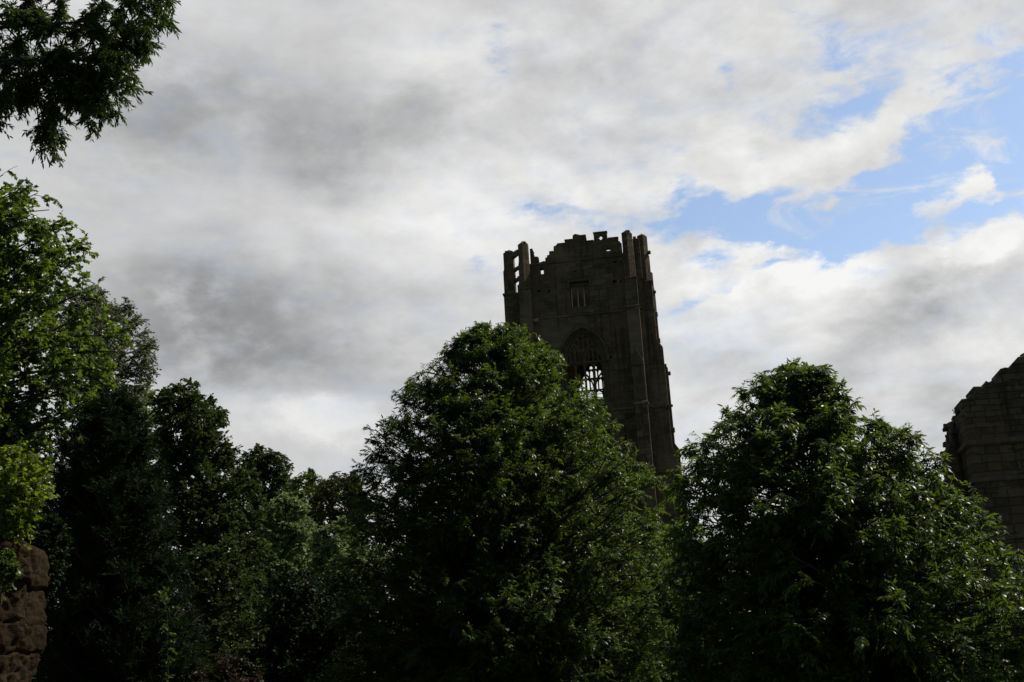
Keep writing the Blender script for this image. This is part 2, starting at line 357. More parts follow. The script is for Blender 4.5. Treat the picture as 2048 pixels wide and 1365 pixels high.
def quatrefoil(cx, cz, s):
    pts = []
    for k in range(4):
        a0 = math.pi / 2 * k
        ox, oz = cx + math.cos(a0) * s * .55, cz + math.sin(a0) * s * .55
        for i in range(7):
            a = a0 - R(110) + R(220) * i / 6
            pts.append((ox + math.cos(a) * s * .42, oz + math.sin(a) * s * .42))
    return pts

def rect(x0, x1, z0, z1): return [(x0, z0), (x1, z0), (x1, z1), (x0, z1)]

tower = tag(empty('church_tower', (6.181, 110, 0), R(-8)), 'tall dark ruined stone church tower with broken battlements and traceried window', 'tower')
Z_SPR, Z_SILL = 33.0, 29.15

def tracery_holes(cx):
    H = []
    half, zs, za = 1.76, Z_SPR, 35.9
    p = 2 * half / 4
    for k in range(4):
        a, b = cx - half + k * p + .10, cx - half + (k + 1) * p - .10
        H.append(arch((a + b) / 2, (b - a) / 2, Z_SILL + .02, 32.35, 32.85, 6))
    q = p / 2
    for k in range(8):
        a, b = cx - half + k * q + .072, cx - half + (k + 1) * q - .072
        lim = min(arch_z(a - cx, half, zs, za), arch_z(b - cx, half, zs, za)) - .10
        for zb, s, ap in ((33.04, 33.80, 34.12), (34.30, 34.82, 35.08), (35.24, 35.4, 35.6)):
            ap2 = min(ap, lim); s2 = min(s, ap2 - .18)
            if s2 - zb > .12: H.append(arch((a + b) / 2, (b - a) / 2, zb, s2, ap2, 4))
    for k in range(4):                                    # small spandrel eyes over each light
        c = cx - half + (k + .5) * p
        for dx in (-.30, .30):
            H.append([(c + dx + .055 * math.cos(i * math.pi / 4), 32.86 + .055 * math.sin(i * math.pi / 4)) for i in range(8)])
    return H

def belfry_window(cx, mtx, outward):
    """moulded opening: hood, two orders and the tracery; outward = -1 when the outside is at negative depth"""
    def span(a, b): return (a, b) if outward < 0 else (-b, -a)
    w = plate('window', arch(cx, 2.30, Z_SILL - .2, Z_SPR, 36.28), [arch(cx, 2.02, Z_SILL - .01, Z_SPR, 36.06)], *span(.16, 1.0), TRIM, tower, mtx, .03)
    plate('window_frame', arch(cx, 2.03, Z_SILL - .1, Z_SPR, 36.07), [arch(cx, 1.75, Z_SILL, Z_SPR, 35.88)], *span(.40, 1.0), TRIM, w, None, .03)
    plate('hood_mould', arch(cx, 2.44, Z_SPR - .3, Z_SPR, 36.5), [arch(cx, 2.27, Z_SPR - .32, Z_SPR, 36.26)], *span(-.13, .05), TRIM, w, None, .02)
    plate('tracery', arch(cx, 1.77, Z_SILL, Z_SPR, 35.91), tracery_holes(cx), *span(.58, .80), TRIM, w, None, .025)
    sub_arches(cx, mtx, outward, w)

def sub_arches(cx, mtx, outward, parent):
    def span(a, b): return (a, b) if outward < 0 else (-b, -a)
    for k in (-1, 1):
        c = cx + k * .88
        plate('tracery', arch(c, .90, Z_SPR - .25, Z_SPR - .05, 34.95, 8), [arch(c, .76, Z_SPR - .26, Z_SPR - .05, 34.72, 8)], *span(.50, .60), TRIM, parent, None, .015)

def label_window(cx, mtx, outward):
    def span(a, b): return (a, b) if outward < 0 else (-b, -a)
    x0, x1 = cx - .92, cx + .92
    holes = [arch(cx + k * .60, .235, 38.52, 40.35, 40.68, 5) for k in (-1, 0, 1)]
    w = plate('window', rect(x0 - .01, x1 + .01, 38.38, 40.93), holes, *span(.30, .62), TRIM, tower, mtx, .02)
    m = MB(); ya, yb = span(-.12, .04)
    m.box(x0 - .22, x1 + .22, ya, yb, 40.98, 41.14); m.box(x0 - .22, x0 - .06, ya, yb, 40.30, 40.98); m.box(x1 + .06, x1 + .22, ya, yb, 40.30, 40.98)
    m.build('hood_mould', TRIM, w)

def slit(x, z, mtx, holes):
    holes.append(rect(x - .12, x + .12, z - .42, z + .42))
    plate('window', rect(x - .34, x + .34, z - .6, z + .62), [rect(x - .1, x + .1, z - .4, z + .4)], -.03, .1, TRIM, tower, mtx, .01)

SIDE_L = Matrix.Translation((UL, 0, 0)) @ Matrix.Rotation(R(90), 4, 'Z')
SIDE_R = Matrix.Translation((UR, 0, 0)) @ Matrix.Rotation(R(90), 4, 'Z')
BACK = Matrix.Translation((0, DEP, 0))
WC = .55
fh = [arch(WC, 2.31, Z_SILL - .21, Z_SPR, 36.29), rect(WC + .1 - .93, WC + .1 + .93, 38.37, 40.94), arch(WC, 2.0, 9, 16, 19.5),
      rect(-3.06, -2.74, 42.12, 42.72), rect(4.14, 4.44, 42.48, 42.66), rect(3.92, 4.28, 40.35, 40.72), rect(4.62, 4.78, 40.42, 40.62),
      rect(-3.42, -3.2, 40.1, 40.5), rect(-2.42, -2.22, 40.05, 40.4), rect(.2, .35, 42.0, 42.12), rect(3.05, 3.2, 32.9, 33.15)]
slit(-3.1, 34.55, None, fh)
slit(3.9, 25.0, None, fh)
plate('wall', [(UL, 0), (UR, 0), (UR, 43.1), (-5.12, 43.1), (-5.12, 40.5), (UL, 40.5)], fh, 0, .62, STONE, tower)
belfry_window(WC, None, -1); label_window(WC + .1, None, -1)
sh = [arch(6.15, 2.31, Z_SILL - .21, Z_SPR, 36.29), rect(6.15 - .93, 6.15 + .93, 38.37, 40.94)]
plate('wall', [(.63, 0), (11, 0), (11, 43.1), (3.0, 43.1), (3.0, 40.5), (.63, 40.5)], sh, -WT, 0, STONE, tower, SIDE_L)
plate('wall', [(.63, 0), (11, 0), (11, 43.1), (.63, 43.1)], sh, 0, WT, STONE, tower, SIDE_R)
plate('wall', rect(UL, UR, 0, 43.1), fh[:1], -WT, 0, STONE, tower, BACK)
belfry_window(6.15, SIDE_L, 1); belfry_window(6.15, SIDE_R, -1); belfry_window(WC, BACK, 1)
label_window(6.15, SIDE_L, 1); label_window(6.15, SIDE_R, -1)

# parapets: the front one is broken down towards the left
front_par = [(-3.98, 43.31), (5.06, 43.31), (5.06, 44.5), (4.97, 44.51), (4.90, 44.72), (4.78, 44.74), (4.76, 45.14), (3.73, 45.12), (3.71, 45.86), (2.41, 45.86), (2.40, 45.08), (1.70, 45.06),
             (1.64, 45.80), (1.12, 45.79), (.62, 45.97), (.36, 45.86), (.30, 45.44), (-.46, 45.42), (-.5, 45.14), (-1.24, 45.10), (-1.42, 44.95), (-1.60, 44.9), (-1.64, 44.38), (-2.06, 44.36),
             (-2.1, 44.06), (-2.30, 44.04), (-2.33, 43.82), (-2.50, 43.80), (-2.52, 43.44), (-2.7, 43.48), (-3.12, 43.36), (-3.16, 43.96), (-3.4, 44.05), (-3.62, 44.0), (-3.55, 44.2), (-3.66, 44.35), (-3.58, 44.55), (-3.68, 44.75), (-3.72, 44.93), (-3.98, 44.9)]
plate('parapet', front_par, [quatrefoil(3.08, 45.30, .27), [(3.52, 43.84), (3.74, 43.80), (3.92, 43.86), (3.9, 44.06), (3.54, 44.06)]], .02, .48, STONE, tower, None, .02)
for a, b, z in ((-1.24, -.5, 45.1), (-.5, .3, 45.42), (2.36, 3.76, 45.86), (3.77, 4.8, 45.13), (1.66, 2.35, 45.07), (-2.08, -1.66, 44.36)):
    m = MB(); m.box(a, b, -.05, .55, z - .06, z + .05); m.build('coping', TRIM, tower, None, .02)
plate('parapet', [(WT, 43.31), (11, 43.31), (11, 44.9), (9.8, 44.9), (9.8, 45.5), (8.6, 45.5), (8.6, 44.8), (7.2, 44.8), (7.2, 45.5), (6, 45.5), (6, 44.7), (4.6, 44.7), (4.5, 45.3), (3.4, 45.3), (3.4, 44.9), (2.4, 44.86), (2.4, 45.1), (WT, 45.08)], [], .02, .48, STONE, tower, SIDE_R, .02)
plate('parapet', [(4, 43.31), (11, 43.31), (11, 44.6), (9, 44.4), (8, 43.9), (6, 43.8), (5, 43.5)], [], -.48, -.02, STONE, tower, SIDE_L, .02)
plate('parapet', [(-5.2, 43.13), (6, 43.13), (6, 44.9), (4, 44.9), (4, 45.4), (2.6, 45.4), (2.6, 45.9), (1.2, 45.9), (1.2, 45.5), (-.2, 45.5), (-.2, 46.0), (-1.6, 46.0), (-1.6, 45.4), (-3, 45.4), (-5.2, 45.3)], [], -.48, -.02, STONE, tower, BACK, .02)
m = MB(); m.box(6.16, 6.8, -.05, .6, 40.6, 44.78); m.box(6.2, 6.5, -.03, .5, 44.7, 45.02); m.build('parapet', STONE, tower, None, .03)

# angle buttresses, two to a corner, stepping out in stages towards the ground
def stage_profile(steps):
    """steps: (projection, top of that stage) from the ground up, each stage ending in a sloped weathering"""
    poly = [(-.15, 0), (steps[0][0], 0)]
    for i, (p, z) in enumerate(steps):
        poly.append((p, z))
        if i + 1 < len(steps): poly.append((steps[i + 1][0], z + (p - steps[i + 1][0]) * 1.6))
    poly.append((-.15, steps[-1][1]))
    return poly
FRONT_STEPS = [(2.5, 12), (2.1, 21.7), (1.75, 27.9), (1.45, 32.0), (1.2, 37.5), (1.08, 40.45)]
SIDE_STEPS = [(2.3, 12), (1.85, 23.4), (1.45, 33.7), (.95, 40.45)]
REAR_STEPS = [(2.5, 12), (2.05, 25.8), (1.65, 34.4), (1.06, 40.45)]

def buttress(c0, c1, steps, mtx, pinn=True, top=45.25, seed=0, inset=-.1):
    m = MB(); m.prism(stage_profile(steps), lambda p, z, t: (t, -p, z), c0, c1)
    b = m.build('buttress', STONE, tower, mtx, .012)
    if not pinn: return b
    rnd = random.Random(seed); w = (c1 - c0) / 2 - .03; cx = (c0 + c1) / 2; pr = steps[-1][0]
    plan = [(-w, -inset), (w, -inset), (w, -pr * .55), (0, -pr - .02), (-w, -pr * .55)]
    V = []; zs = [40.46, 43.2, 43.25, 43.4, 43.45, top]
    sc = [1, 1, .93, .93, .9, .9]
    for z, s in zip(zs, sc): V += [(cx + x * s, y * s - (1 - s) * .3, z + (rnd.uniform(-.12, .06) if z == top else 0)) for x, y in plan]
    V.append((cx + .05, -pr * .45, top + .36))
    F = []
    for k in range(len(zs) - 1):
        for i in range(5): j = (i + 1) % 5; F.append((k * 5 + i, k * 5 + j, k * 5 + 5 + j, k * 5 + 5 + i))
    o = (len(zs) - 1) * 5
    F += [(o + i, o + (i + 1) % 5, len(V) - 1) for i in range(5)] + [(4, 3, 2, 1, 0)]
    m = MB(); m.add(V, F)
    m.box(cx - .10, cx + .34, -pr * .75, -pr * .35, top + .02, top + .17)
    m.build('pinnacle', STONE, b, None, .012)
    return b
FR_ROT = None
bA = buttress(-5.15, -4.0, FRONT_STEPS, None, seed=1)
bC = buttress(5.06, 6.24, FRONT_STEPS, None, seed=2)
R90 = Matrix.Translation((UR, 0, 0)) @ Matrix.Rotation(R(90), 4, 'Z')       # plate x -> depth, -y -> outward on the right
buttress(.45, 1.6, SIDE_STEPS, R90, top=45.3, seed=3)
buttress(10.7, 11.85, REAR_STEPS, R90, top=45.2, seed=4)
L90 = Matrix.Translation((UL, 0, 0)) @ Matrix.Rotation(R(-90), 4, 'Z')
buttress(-1.6, -.45, [(2.2, 12), (1.9, 23.4), (1.5, 33.7), (1.22, 40.45)], L90, top=45.05, seed=5, inset=.06)
buttress(-11.85, -10.7, SIDE_STEPS, L90, top=43.9, seed=6)
B180 = Matrix.Translation((0, DEP, 0)) @ Matrix.Rotation(R(180), 4, 'Z')
buttress(4.0, 5.15, FRONT_STEPS, B180, top=43.8, seed=7); buttress(-6.24, -5.06, FRONT_STEPS, B180, top=44.6, seed=8)
# the niche under its gablet on the right hand front buttress
for b, cx in ((bC, 5.65), (bA, -4.58)):
    m = MB()
    m.box(cx - .56, cx - .26, -1.56, -1.40, 28.3, 31.6); m.box(cx + .26, cx + .56, -1.56, -1.40, 28.3, 31.6); m.box(cx - .26, cx + .26, -1.54, -1.40, 28.3, 29.9)
    m.prism([(cx - .6, 31.6), (cx + .6, 31.6), (cx + .5, 32.1), (cx, 33.2), (cx - .5, 32.1)], lambda p, z, t: (p, t, z), -1.62, -1.1)
    m.build('niche', TRIM, b, None, .02)

def plan_ring(off, pf, ps, pr, pl):
    """outline of the tower with its buttresses, seen from above"""
    o = off; P = [(UL - o, -o)]
    for a, b in ((-5.15, -4.0), (5.06, 6.24)): P += [(a - o, -o), (a - o, -pf - o), (b + o, -pf - o), (b + o, -o)]
    P += [(UR + o, -o)]
    for (a, b), q in (((.45, 1.6), ps), ((10.7, 11.85), pr)): P += [(UR + o, a - o), (UR + q + o, a - o), (UR + q + o, b + o), (UR + o, b + o)]
    P += [(UR + o, DEP + o)]
    for a, b in ((6.24, 5.06), (-4.0, -5.15)): P += [(a + o, DEP + o), (a + o, DEP + pf + o), (b - o, DEP + pf + o), (b - o, DEP + o)]
    P += [(UL - o, DEP + o)]
    for (a, b), q in (((11.85, 10.7), ps), ((1.6, .45), pl)): P += [(UL - o, a + o), (UL - q - o, a + o), (UL - q - o, b - o), (UL - o, b - o)]
    return P
FLAT = Matrix.Rotation(R(-90), 4, 'X')
inner = [(UL + .35, .35), (UR - .35, .35), (UR - .35, DEP - .35), (UL + .35, DEP - .35)]
def string_course(z0, z1, off, pf, ps, pr, pl):
    ring = plan_ring(off, pf, ps, pr, pl)
    if z0 > 43: ring = [(-5.12, .2), (-5.12, -off)] + ring[5:-4] + [(UL - off, 3.0), (UL + .3, 3.0), (UL + .3, .3)]
    plate('string_course', ring, [[(-5.0, .5), (UR - .35, .35), (UR - .35, DEP - .35), (UL + .5, DEP - .35)] if z0 > 43 else inner], -z1, -z0, STONE, tower, FLAT, .05)
string_course(43.08, 43.30, .10, .0, .0, .0, .0)
string_course(40.40, 40.62, .09, 1.08, .95, 1.06, 1.22) if False else None
string_course(37.45, 37.66, .09, 1.18, .95, 1.06, 1.22)
string_course(27.80, 28.08, .12, 1.73, 1.45, 1.65, 1.5)
string_course(21.62, 21.92, .12, 2.08, 1.85, 2.05, 1.9)
string_course(11.8, 12.1, .12, 2.4, 2.2, 2.4, 2.1)
for bx in ((-5.22, -3.93, -1.17, .05, 40.36, 40.52), (4.99, 6.31, -1.17, .05, 40.36, 40.52), (UR - .05, UR + 1.05, .38, 1.67, 40.36, 40.52), (UR - .05, UR + 1.14, 10.63, 11.92, 40.36, 40.52), (UL - 1.33, UL - .2, .38, 1.67, 40.5, 40.68)):
    m = MB(); m.box(*bx); m.build('string_course', STONE, tower, None, .03)
for z0, z1 in ((44.30, 44.88), (42.86, 43.16), (41.72, 42.02)):   # what is left of the open corner: bars from one pinnacle to the other
    m = MB(); m.prism([(-5.13, -.35), (-5.13, .1), (-5.72, .95), (-5.9, .5)], lambda p, q, t: (p, q, t), z0, z1); m.build('stone_bar', STONE, tower, None, .03)
m = MB(); m.prism([(-5.13, -.30), (-5.13, .05), (-5.4, .4), (-5.45, .2)], lambda p, q, t: (p, q, t), 40.4, 41.3); m.build('corner_wall', STONE, tower, None, .03)
m = MB(); m.box(-4.05, -3.52, -.42, .02, 37.30, 37.50); m.box(-3.97, -3.6, -.5, -.1, 37.18, 37.32)
m.build('corbel', PALE, tower, None, .05)
for x, y, z, s in ((UR + .95, 1.0, 43.55, .12), (UR + 1.02, 11.2, 42.9, .1), (UR + .95, 1.02, 36.0, .11), (UR + 1.45, 1.05, 32.0, .12), (UR + 1.65, 11.3, 30.5, .1), (UR + 1.65, 11.2, 33.9, .16)):
    m = MB(); m.box(x - .1, x + s * 1.5, y - .3, y + .2, z - s, z + s); m.build('projecting_stone', STONE, tower, None, .03)

# ---------------------------------------------------------------- the nearer ruined wall on the right
ruin = tag(empty('ruined_wall', (15.951, 42, 0), R(-8)), 'dark broken end wall of coursed stone with a ragged sloping top at the right edge', 'ruined wall')
rr = random.Random(11)
def ragged(pts, amp=.05, step=.22):
    out = []
    for (a, b), (c, d) in zip(pts[:-1], pts[1:]):
        n = max(1, int(math.hypot(c - a, d - b) / step))
        for i in range(n):
            f = i / n; out.append((a + (c - a) * f + rr.uniform(-amp, amp), b + (d - b) * f + rr.uniform(-amp, amp)))
    out.append(pts[-1]); return out
top_line = [(9, 13.2), (6.6, 13.3), (5.2, 14.3), (4.4, 14.6), (3.6, 14.0), (2.4, 12.81), (1.93, 12.60), (1.90, 12.48), (1.56, 12.41), (1.52, 12.3), (1.29, 12.17), (1.26, 12.02), (.92, 11.99), (.89, 11.78), (.54, 11.80), (.50, 11.70), (.56, 11.60), (.40, 11.50), (.30, 11.42), (.06, 11.40), (.03, 11.16), (.12, 11.10), (-.02, 10.95)]
front = [(0, 0), (9, 0)] + ragged(top_line, .06, .17) + [(0.0, 10.8)]
plate('wall', front, [], 0, 1.5, RUIN, ruin, None, .03)
back_line = [(1.2, 12.0), (.5, 11.5), (.05, 11.2), (-.2, 10.95), (-.23, 10.7), (-.33, 10.5), (-.34, 10.25), (-.57, 9.82), (-.66, 9.46), (-.60, 9.22), (-.5, 9.17), (-.62, 8.95), (-.86, 8.80), (-1.06, 8.76), (-1.3, 8.6), (-1.9, 8.5), (-2.4, 7.9), (-2.8, 7.2)]
plate('wall', [(-2.8, 0), (1.2, 0)] + ragged([(a + .14, b) for a, b in back_line], .06, .14), [], 1.51, 2.6, RUIN, ruin, None, .04)
m = MB()                                                   # loose blocks standing out of the broken edges
def block(cx, cy, cz, sx, sy, sz):
    n = len(m.v); m.box(-sx, sx, -sy, sy, -sz, sz)
    M = Matrix.Translation((cx, cy, cz)) @ Matrix.Rotation(rr.uniform(-.12, .12), 4, 'Y') @ Matrix.Rotation(rr.uniform(-.3, .3), 4, 'Z')
    m.v[n:] = [tuple(M @ (Vector(v) * rr.uniform(.86, 1.08))) for v in m.v[n:]]
for line, ys in ((top_line[3:], (.05, 1.4)), (back_line, (1.5, 2.5))):
    for (a, b), (c, d) in zip(line[:-1], line[1:]):
        n = max(1, int(math.hypot(c - a, d - b) / .2))
        for i in range(n):
            for _ in range(2):
                f = (i + rr.random()) / n
                block(a + (c - a) * f + rr.uniform(.02, .14), rr.uniform(*ys), b + (d - b) * f - rr.uniform(.03, .12), rr.uniform(.08, .17), rr.uniform(.1, .2), rr.uniform(.06, .11))
m.build('broken_stone', RUIN_TRIM, ruin, None, .02)
def ledge(z0, z1, off):
    m = MB()
    m.prism([(0, z0), (-off, z0 + (z1 - z0) * .35), (-off, z1 - .02), (0, z1 + off * .6)], lambda p, z, t: (t, p, z), -off, 9)
    m.prism([(0, z0), (-off, z0 + (z1 - z0) * .35), (-off, z1 - .02), (0, z1 + off * .6)], lambda p, z, t: (p, t, z), .004, 1.49)
    m.build('string_course', RUIN_TRIM, ruin, None, .015)
ledge(9.66, 9.86, .12); ledge(8.36, 8.52, .09); ledge(6.32, 6.48, .09)

# ---------------------------------------------------------------- sandstone rock face at the lower left
def build_rock():
    cx, cy = -12.45, 22.1; rx, ry = 3.25, 1.1
    na, nz = 220, 180; V = []
    H = 5.4
    for k in range(nz + 1):
        z = -.3 + (H + .3) * k / nz
        top = 1 - max(0, (z - (H - .5)) / .5) ** 2 * .35
        for i in range(na):
            a = 2 * math.pi * i / na
            ca, sa = math.cos(a), math.sin(a); e = 9
            q = (abs(ca) ** e + abs(sa) ** e) ** (-1 / e)
            wav = .16 * mnoise.noise(Vector((ca * 2.2, sa * 2.2, z * .5))) ; zz = z + wav
            led2 = sum(-dp * math.exp(-((zz - zc) / wd) ** 2) for zc, wd, dp in ((4.36, .024, .10), (3.62, .020, .08), (3.06, .022, .09), (2.72, .015, .04), (2.3, .02, .06), (1.5, .03, .10)))
            bulge = .07 * math.sin(zz * 2.1 + 1.0) + .04 * math.sin(zz * 4.3) + (.15 if zz > 4.38 else .03 if zz < 3.62 else 0)
            n = .24 * mnoise.fractal(Vector((ca * q * 1.7 + 7, sa * q * 1.7, z * .45)), .9, 2.1, 5) + .05 * mnoise.fractal(Vector((ca * q * 11, sa * q * 11, z * 6)), .55, 2.3, 6)
            d = (1 + 0) * top
            V.append((cx + ca * q * rx * d + ca * (bulge * .6 + led2 + n), cy + sa * q * ry * d + sa * (bulge * .6 + led2 + n), z))
    F = [(k * na + i, k * na + (i + 1) % na, (k + 1) * na + (i + 1) % na, (k + 1) * na + i) for k in range(nz) for i in range(na)]
    V.append((cx, cy, H + .15)); F += [(nz * na + i, nz * na + (i + 1) % na, len(V) - 1) for i in range(na)]
    me = bpy.data.meshes.new('rock_face'); me.from_pydata(V, [], F)
    for p in me.polygons: p.use_smooth = True
    m, t, out = new_mat('sandstone_rock')
    co = t.n.new('ShaderNodeTexCoord').outputs['Object']
    f1, _ = t.noise(t.mapping(co, scale=(1, 1, .5)), 1.3, 6, .65); f2, _ = t.noise(co, 7, 6, .7); f3, _ = t.noise(t.mapping(co, scale=(1, 1, 5)), 2.2, 4, .6)
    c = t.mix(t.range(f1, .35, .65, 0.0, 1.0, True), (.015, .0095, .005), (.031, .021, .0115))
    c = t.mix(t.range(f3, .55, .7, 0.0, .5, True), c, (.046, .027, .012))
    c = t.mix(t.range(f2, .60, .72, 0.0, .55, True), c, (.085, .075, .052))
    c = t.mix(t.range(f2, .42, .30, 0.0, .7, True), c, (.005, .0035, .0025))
    b = t.n.new('ShaderNodeBsdfPrincipled'); t.l.new(c, b.inputs['Base Color']); b.inputs['Roughness'].default_value = .93; b.inputs['Specular IOR Level'].default_value = .05
    bp = t.n.new('ShaderNodeBump'); bp.inputs['Strength'].default_value = .7; bp.inputs['Distance'].default_value = .06
    t.l.new(t.math('ADD', f2, t.math('MULTIPLY', f3, .6)), bp.inputs['Height']); t.l.new(bp.outputs[0], b.inputs['Normal']); t.l.new(b.outputs[0], out.inputs[0])
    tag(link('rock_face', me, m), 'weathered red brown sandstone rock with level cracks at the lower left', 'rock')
build_rock()

# ---------------------------------------------------------------- trees
def unit(v): return v / np.maximum(np.linalg.norm(v, axis=-1, keepdims=True), 1e-9)

def tubes(paths, r0, r1, sides):
    """paths (K, m, 3) swept as tapering tubes -> verts, quads"""
    K, m, _ = paths.shape
    d = unit(np.gradient(paths, axis=1))
    ref = np.where(np.abs(d[..., 2:3]) > .9, np.array([1., 0, 0]), np.array([0, 0, 1.]))
    a = unit(np.cross(d, ref)); b = np.cross(d, a)
    tt = np.linspace(0, 1, m)[None, :, None, None]
    rad = r0[:, None, None, None] * (1 - tt) + r1[:, None, None, None] * tt
    th = np.arange(sides) * 2 * np.pi / sides
    V = paths[:, :, None, :] + rad * (a[:, :, None, :] * np.cos(th)[None, None, :, None] + b[:, :, None, :] * np.sin(th)[None, None, :, None])
    idx = np.arange(K * m * sides).reshape(K, m, sides)
    q = np.stack([idx[:, :-1], np.roll(idx, -1, 2)[:, :-1], np.roll(idx, -1, 2)[:, 1:], idx[:, 1:]], -1).reshape(-1, 4)
    return V.reshape(-1, 3), q

def bez(p0, p1, p2, m):
    t = np.linspace(0, 1, m)[None, :, None]
    return (1 - t) ** 2 * p0[:, None] + 2 * t * (1 - t) * p1[:, None] + t ** 2 * p2[:, None]

# leaf outlines: across, along, and how far the tip hangs; faces
LEAF = {
    'lance': (np.array([(0, 0, 0), (-.125, .28, .02), (.125, .28, .02), (-.115, .62, -.03), (.115, .62, -.03), (0, 1, -.17)]), [(0, 2, 1), (1, 2, 4, 3), (3, 4, 5)]),
    'oval': (np.array([(0, 0, 0), (-.27, .33, .04), (.27, .33, .04), (-.25, .68, .0), (.25, .68, .0), (0, 1, -.10)]), [(0, 2, 1), (1, 2, 4, 3), (3, 4, 5)]),
    'maple': (np.array([(0, 0, 0), (.33, .08, -.03), (.26, .27, .03), (.55, .46, -.08), (.27, .58, .03), (0, 1, -.14), (-.27, .58, .03), (-.55, .46, -.08), (-.26, .27, .03), (-.33, .08, -.03), (0, .42, .06)]),
              [(0, 1, 2, 10), (2, 3, 4, 10), (4, 5, 10), (10, 5, 6), (10, 6, 7, 8), (0, 10, 8, 9)]),
    'needle': (np.array([(0, 0, 0), (-.09, .35, .02), (.09, .35, .02), (0, 1, -.05)]), [(0, 2, 1), (1, 2, 3)]),
}
def leaves_mesh(name, P, D, Nn, S, kind, tint):
    T, faces = LEAF[kind]
    D = unit(D); X = unit(np.cross(D, Nn)); Z = np.cross(X, D)
    V = P[:, None, :] + S[:, None, None] * (T[None, :, 0:1] * X[:, None, :] + T[None, :, 1:2] * D[:, None, :] + T[None, :, 2:3] * Z[:, None, :])
    n, k = len(P), len(T)
    fl = np.array([i for f in faces for i in f]); tot = np.array([len(f) for f in faces])
    loops = (np.arange(n)[:, None] * k + fl[None, :]).ravel()
    totals = np.tile(tot, n); starts = np.concatenate([[0], np.cumsum(totals)[:-1]])
    return np_mesh(name, V.reshape(-1, 3), loops, starts, totals, np.repeat(tint, k), smooth=True)

def quads_mesh(name, parts, mat):
    V = []; Q = []; o = 0
    for v, q in parts: V.append(v); Q.append(q + o); o += len(v)
    V = np.concatenate(V); Q = np.concatenate(Q)
    return np_mesh(name, V, Q.ravel(), np.arange(len(Q)) * 4, np.full(len(Q), 4), smooth=True)

def envelope(rows, D, base_z, low):
    """photo outline rows (y, left x, right x) at distance D -> heights, axis x, radius; closed off below at height low"""
    z, c, r = [], [], []
    for y, a, b in rows:
        A, B = at(a, y, D), at(b, y, D); z.append((A.z + B.z) / 2); c.append((A.x + B.x) / 2); r.append((B.x - A.x) / 2)
    if z[-1] > base_z + low + .3:
        z += [base_z + low + (z[-1] - base_z - low) * .35, base_z + low]; c += [c[-1], c[-1]]; r += [r[-1] * .92, r[-1] * .35]
    o = np.argsort(z)
    return np.array(z)[o], np.array(c)[o], np.array(r)[o]

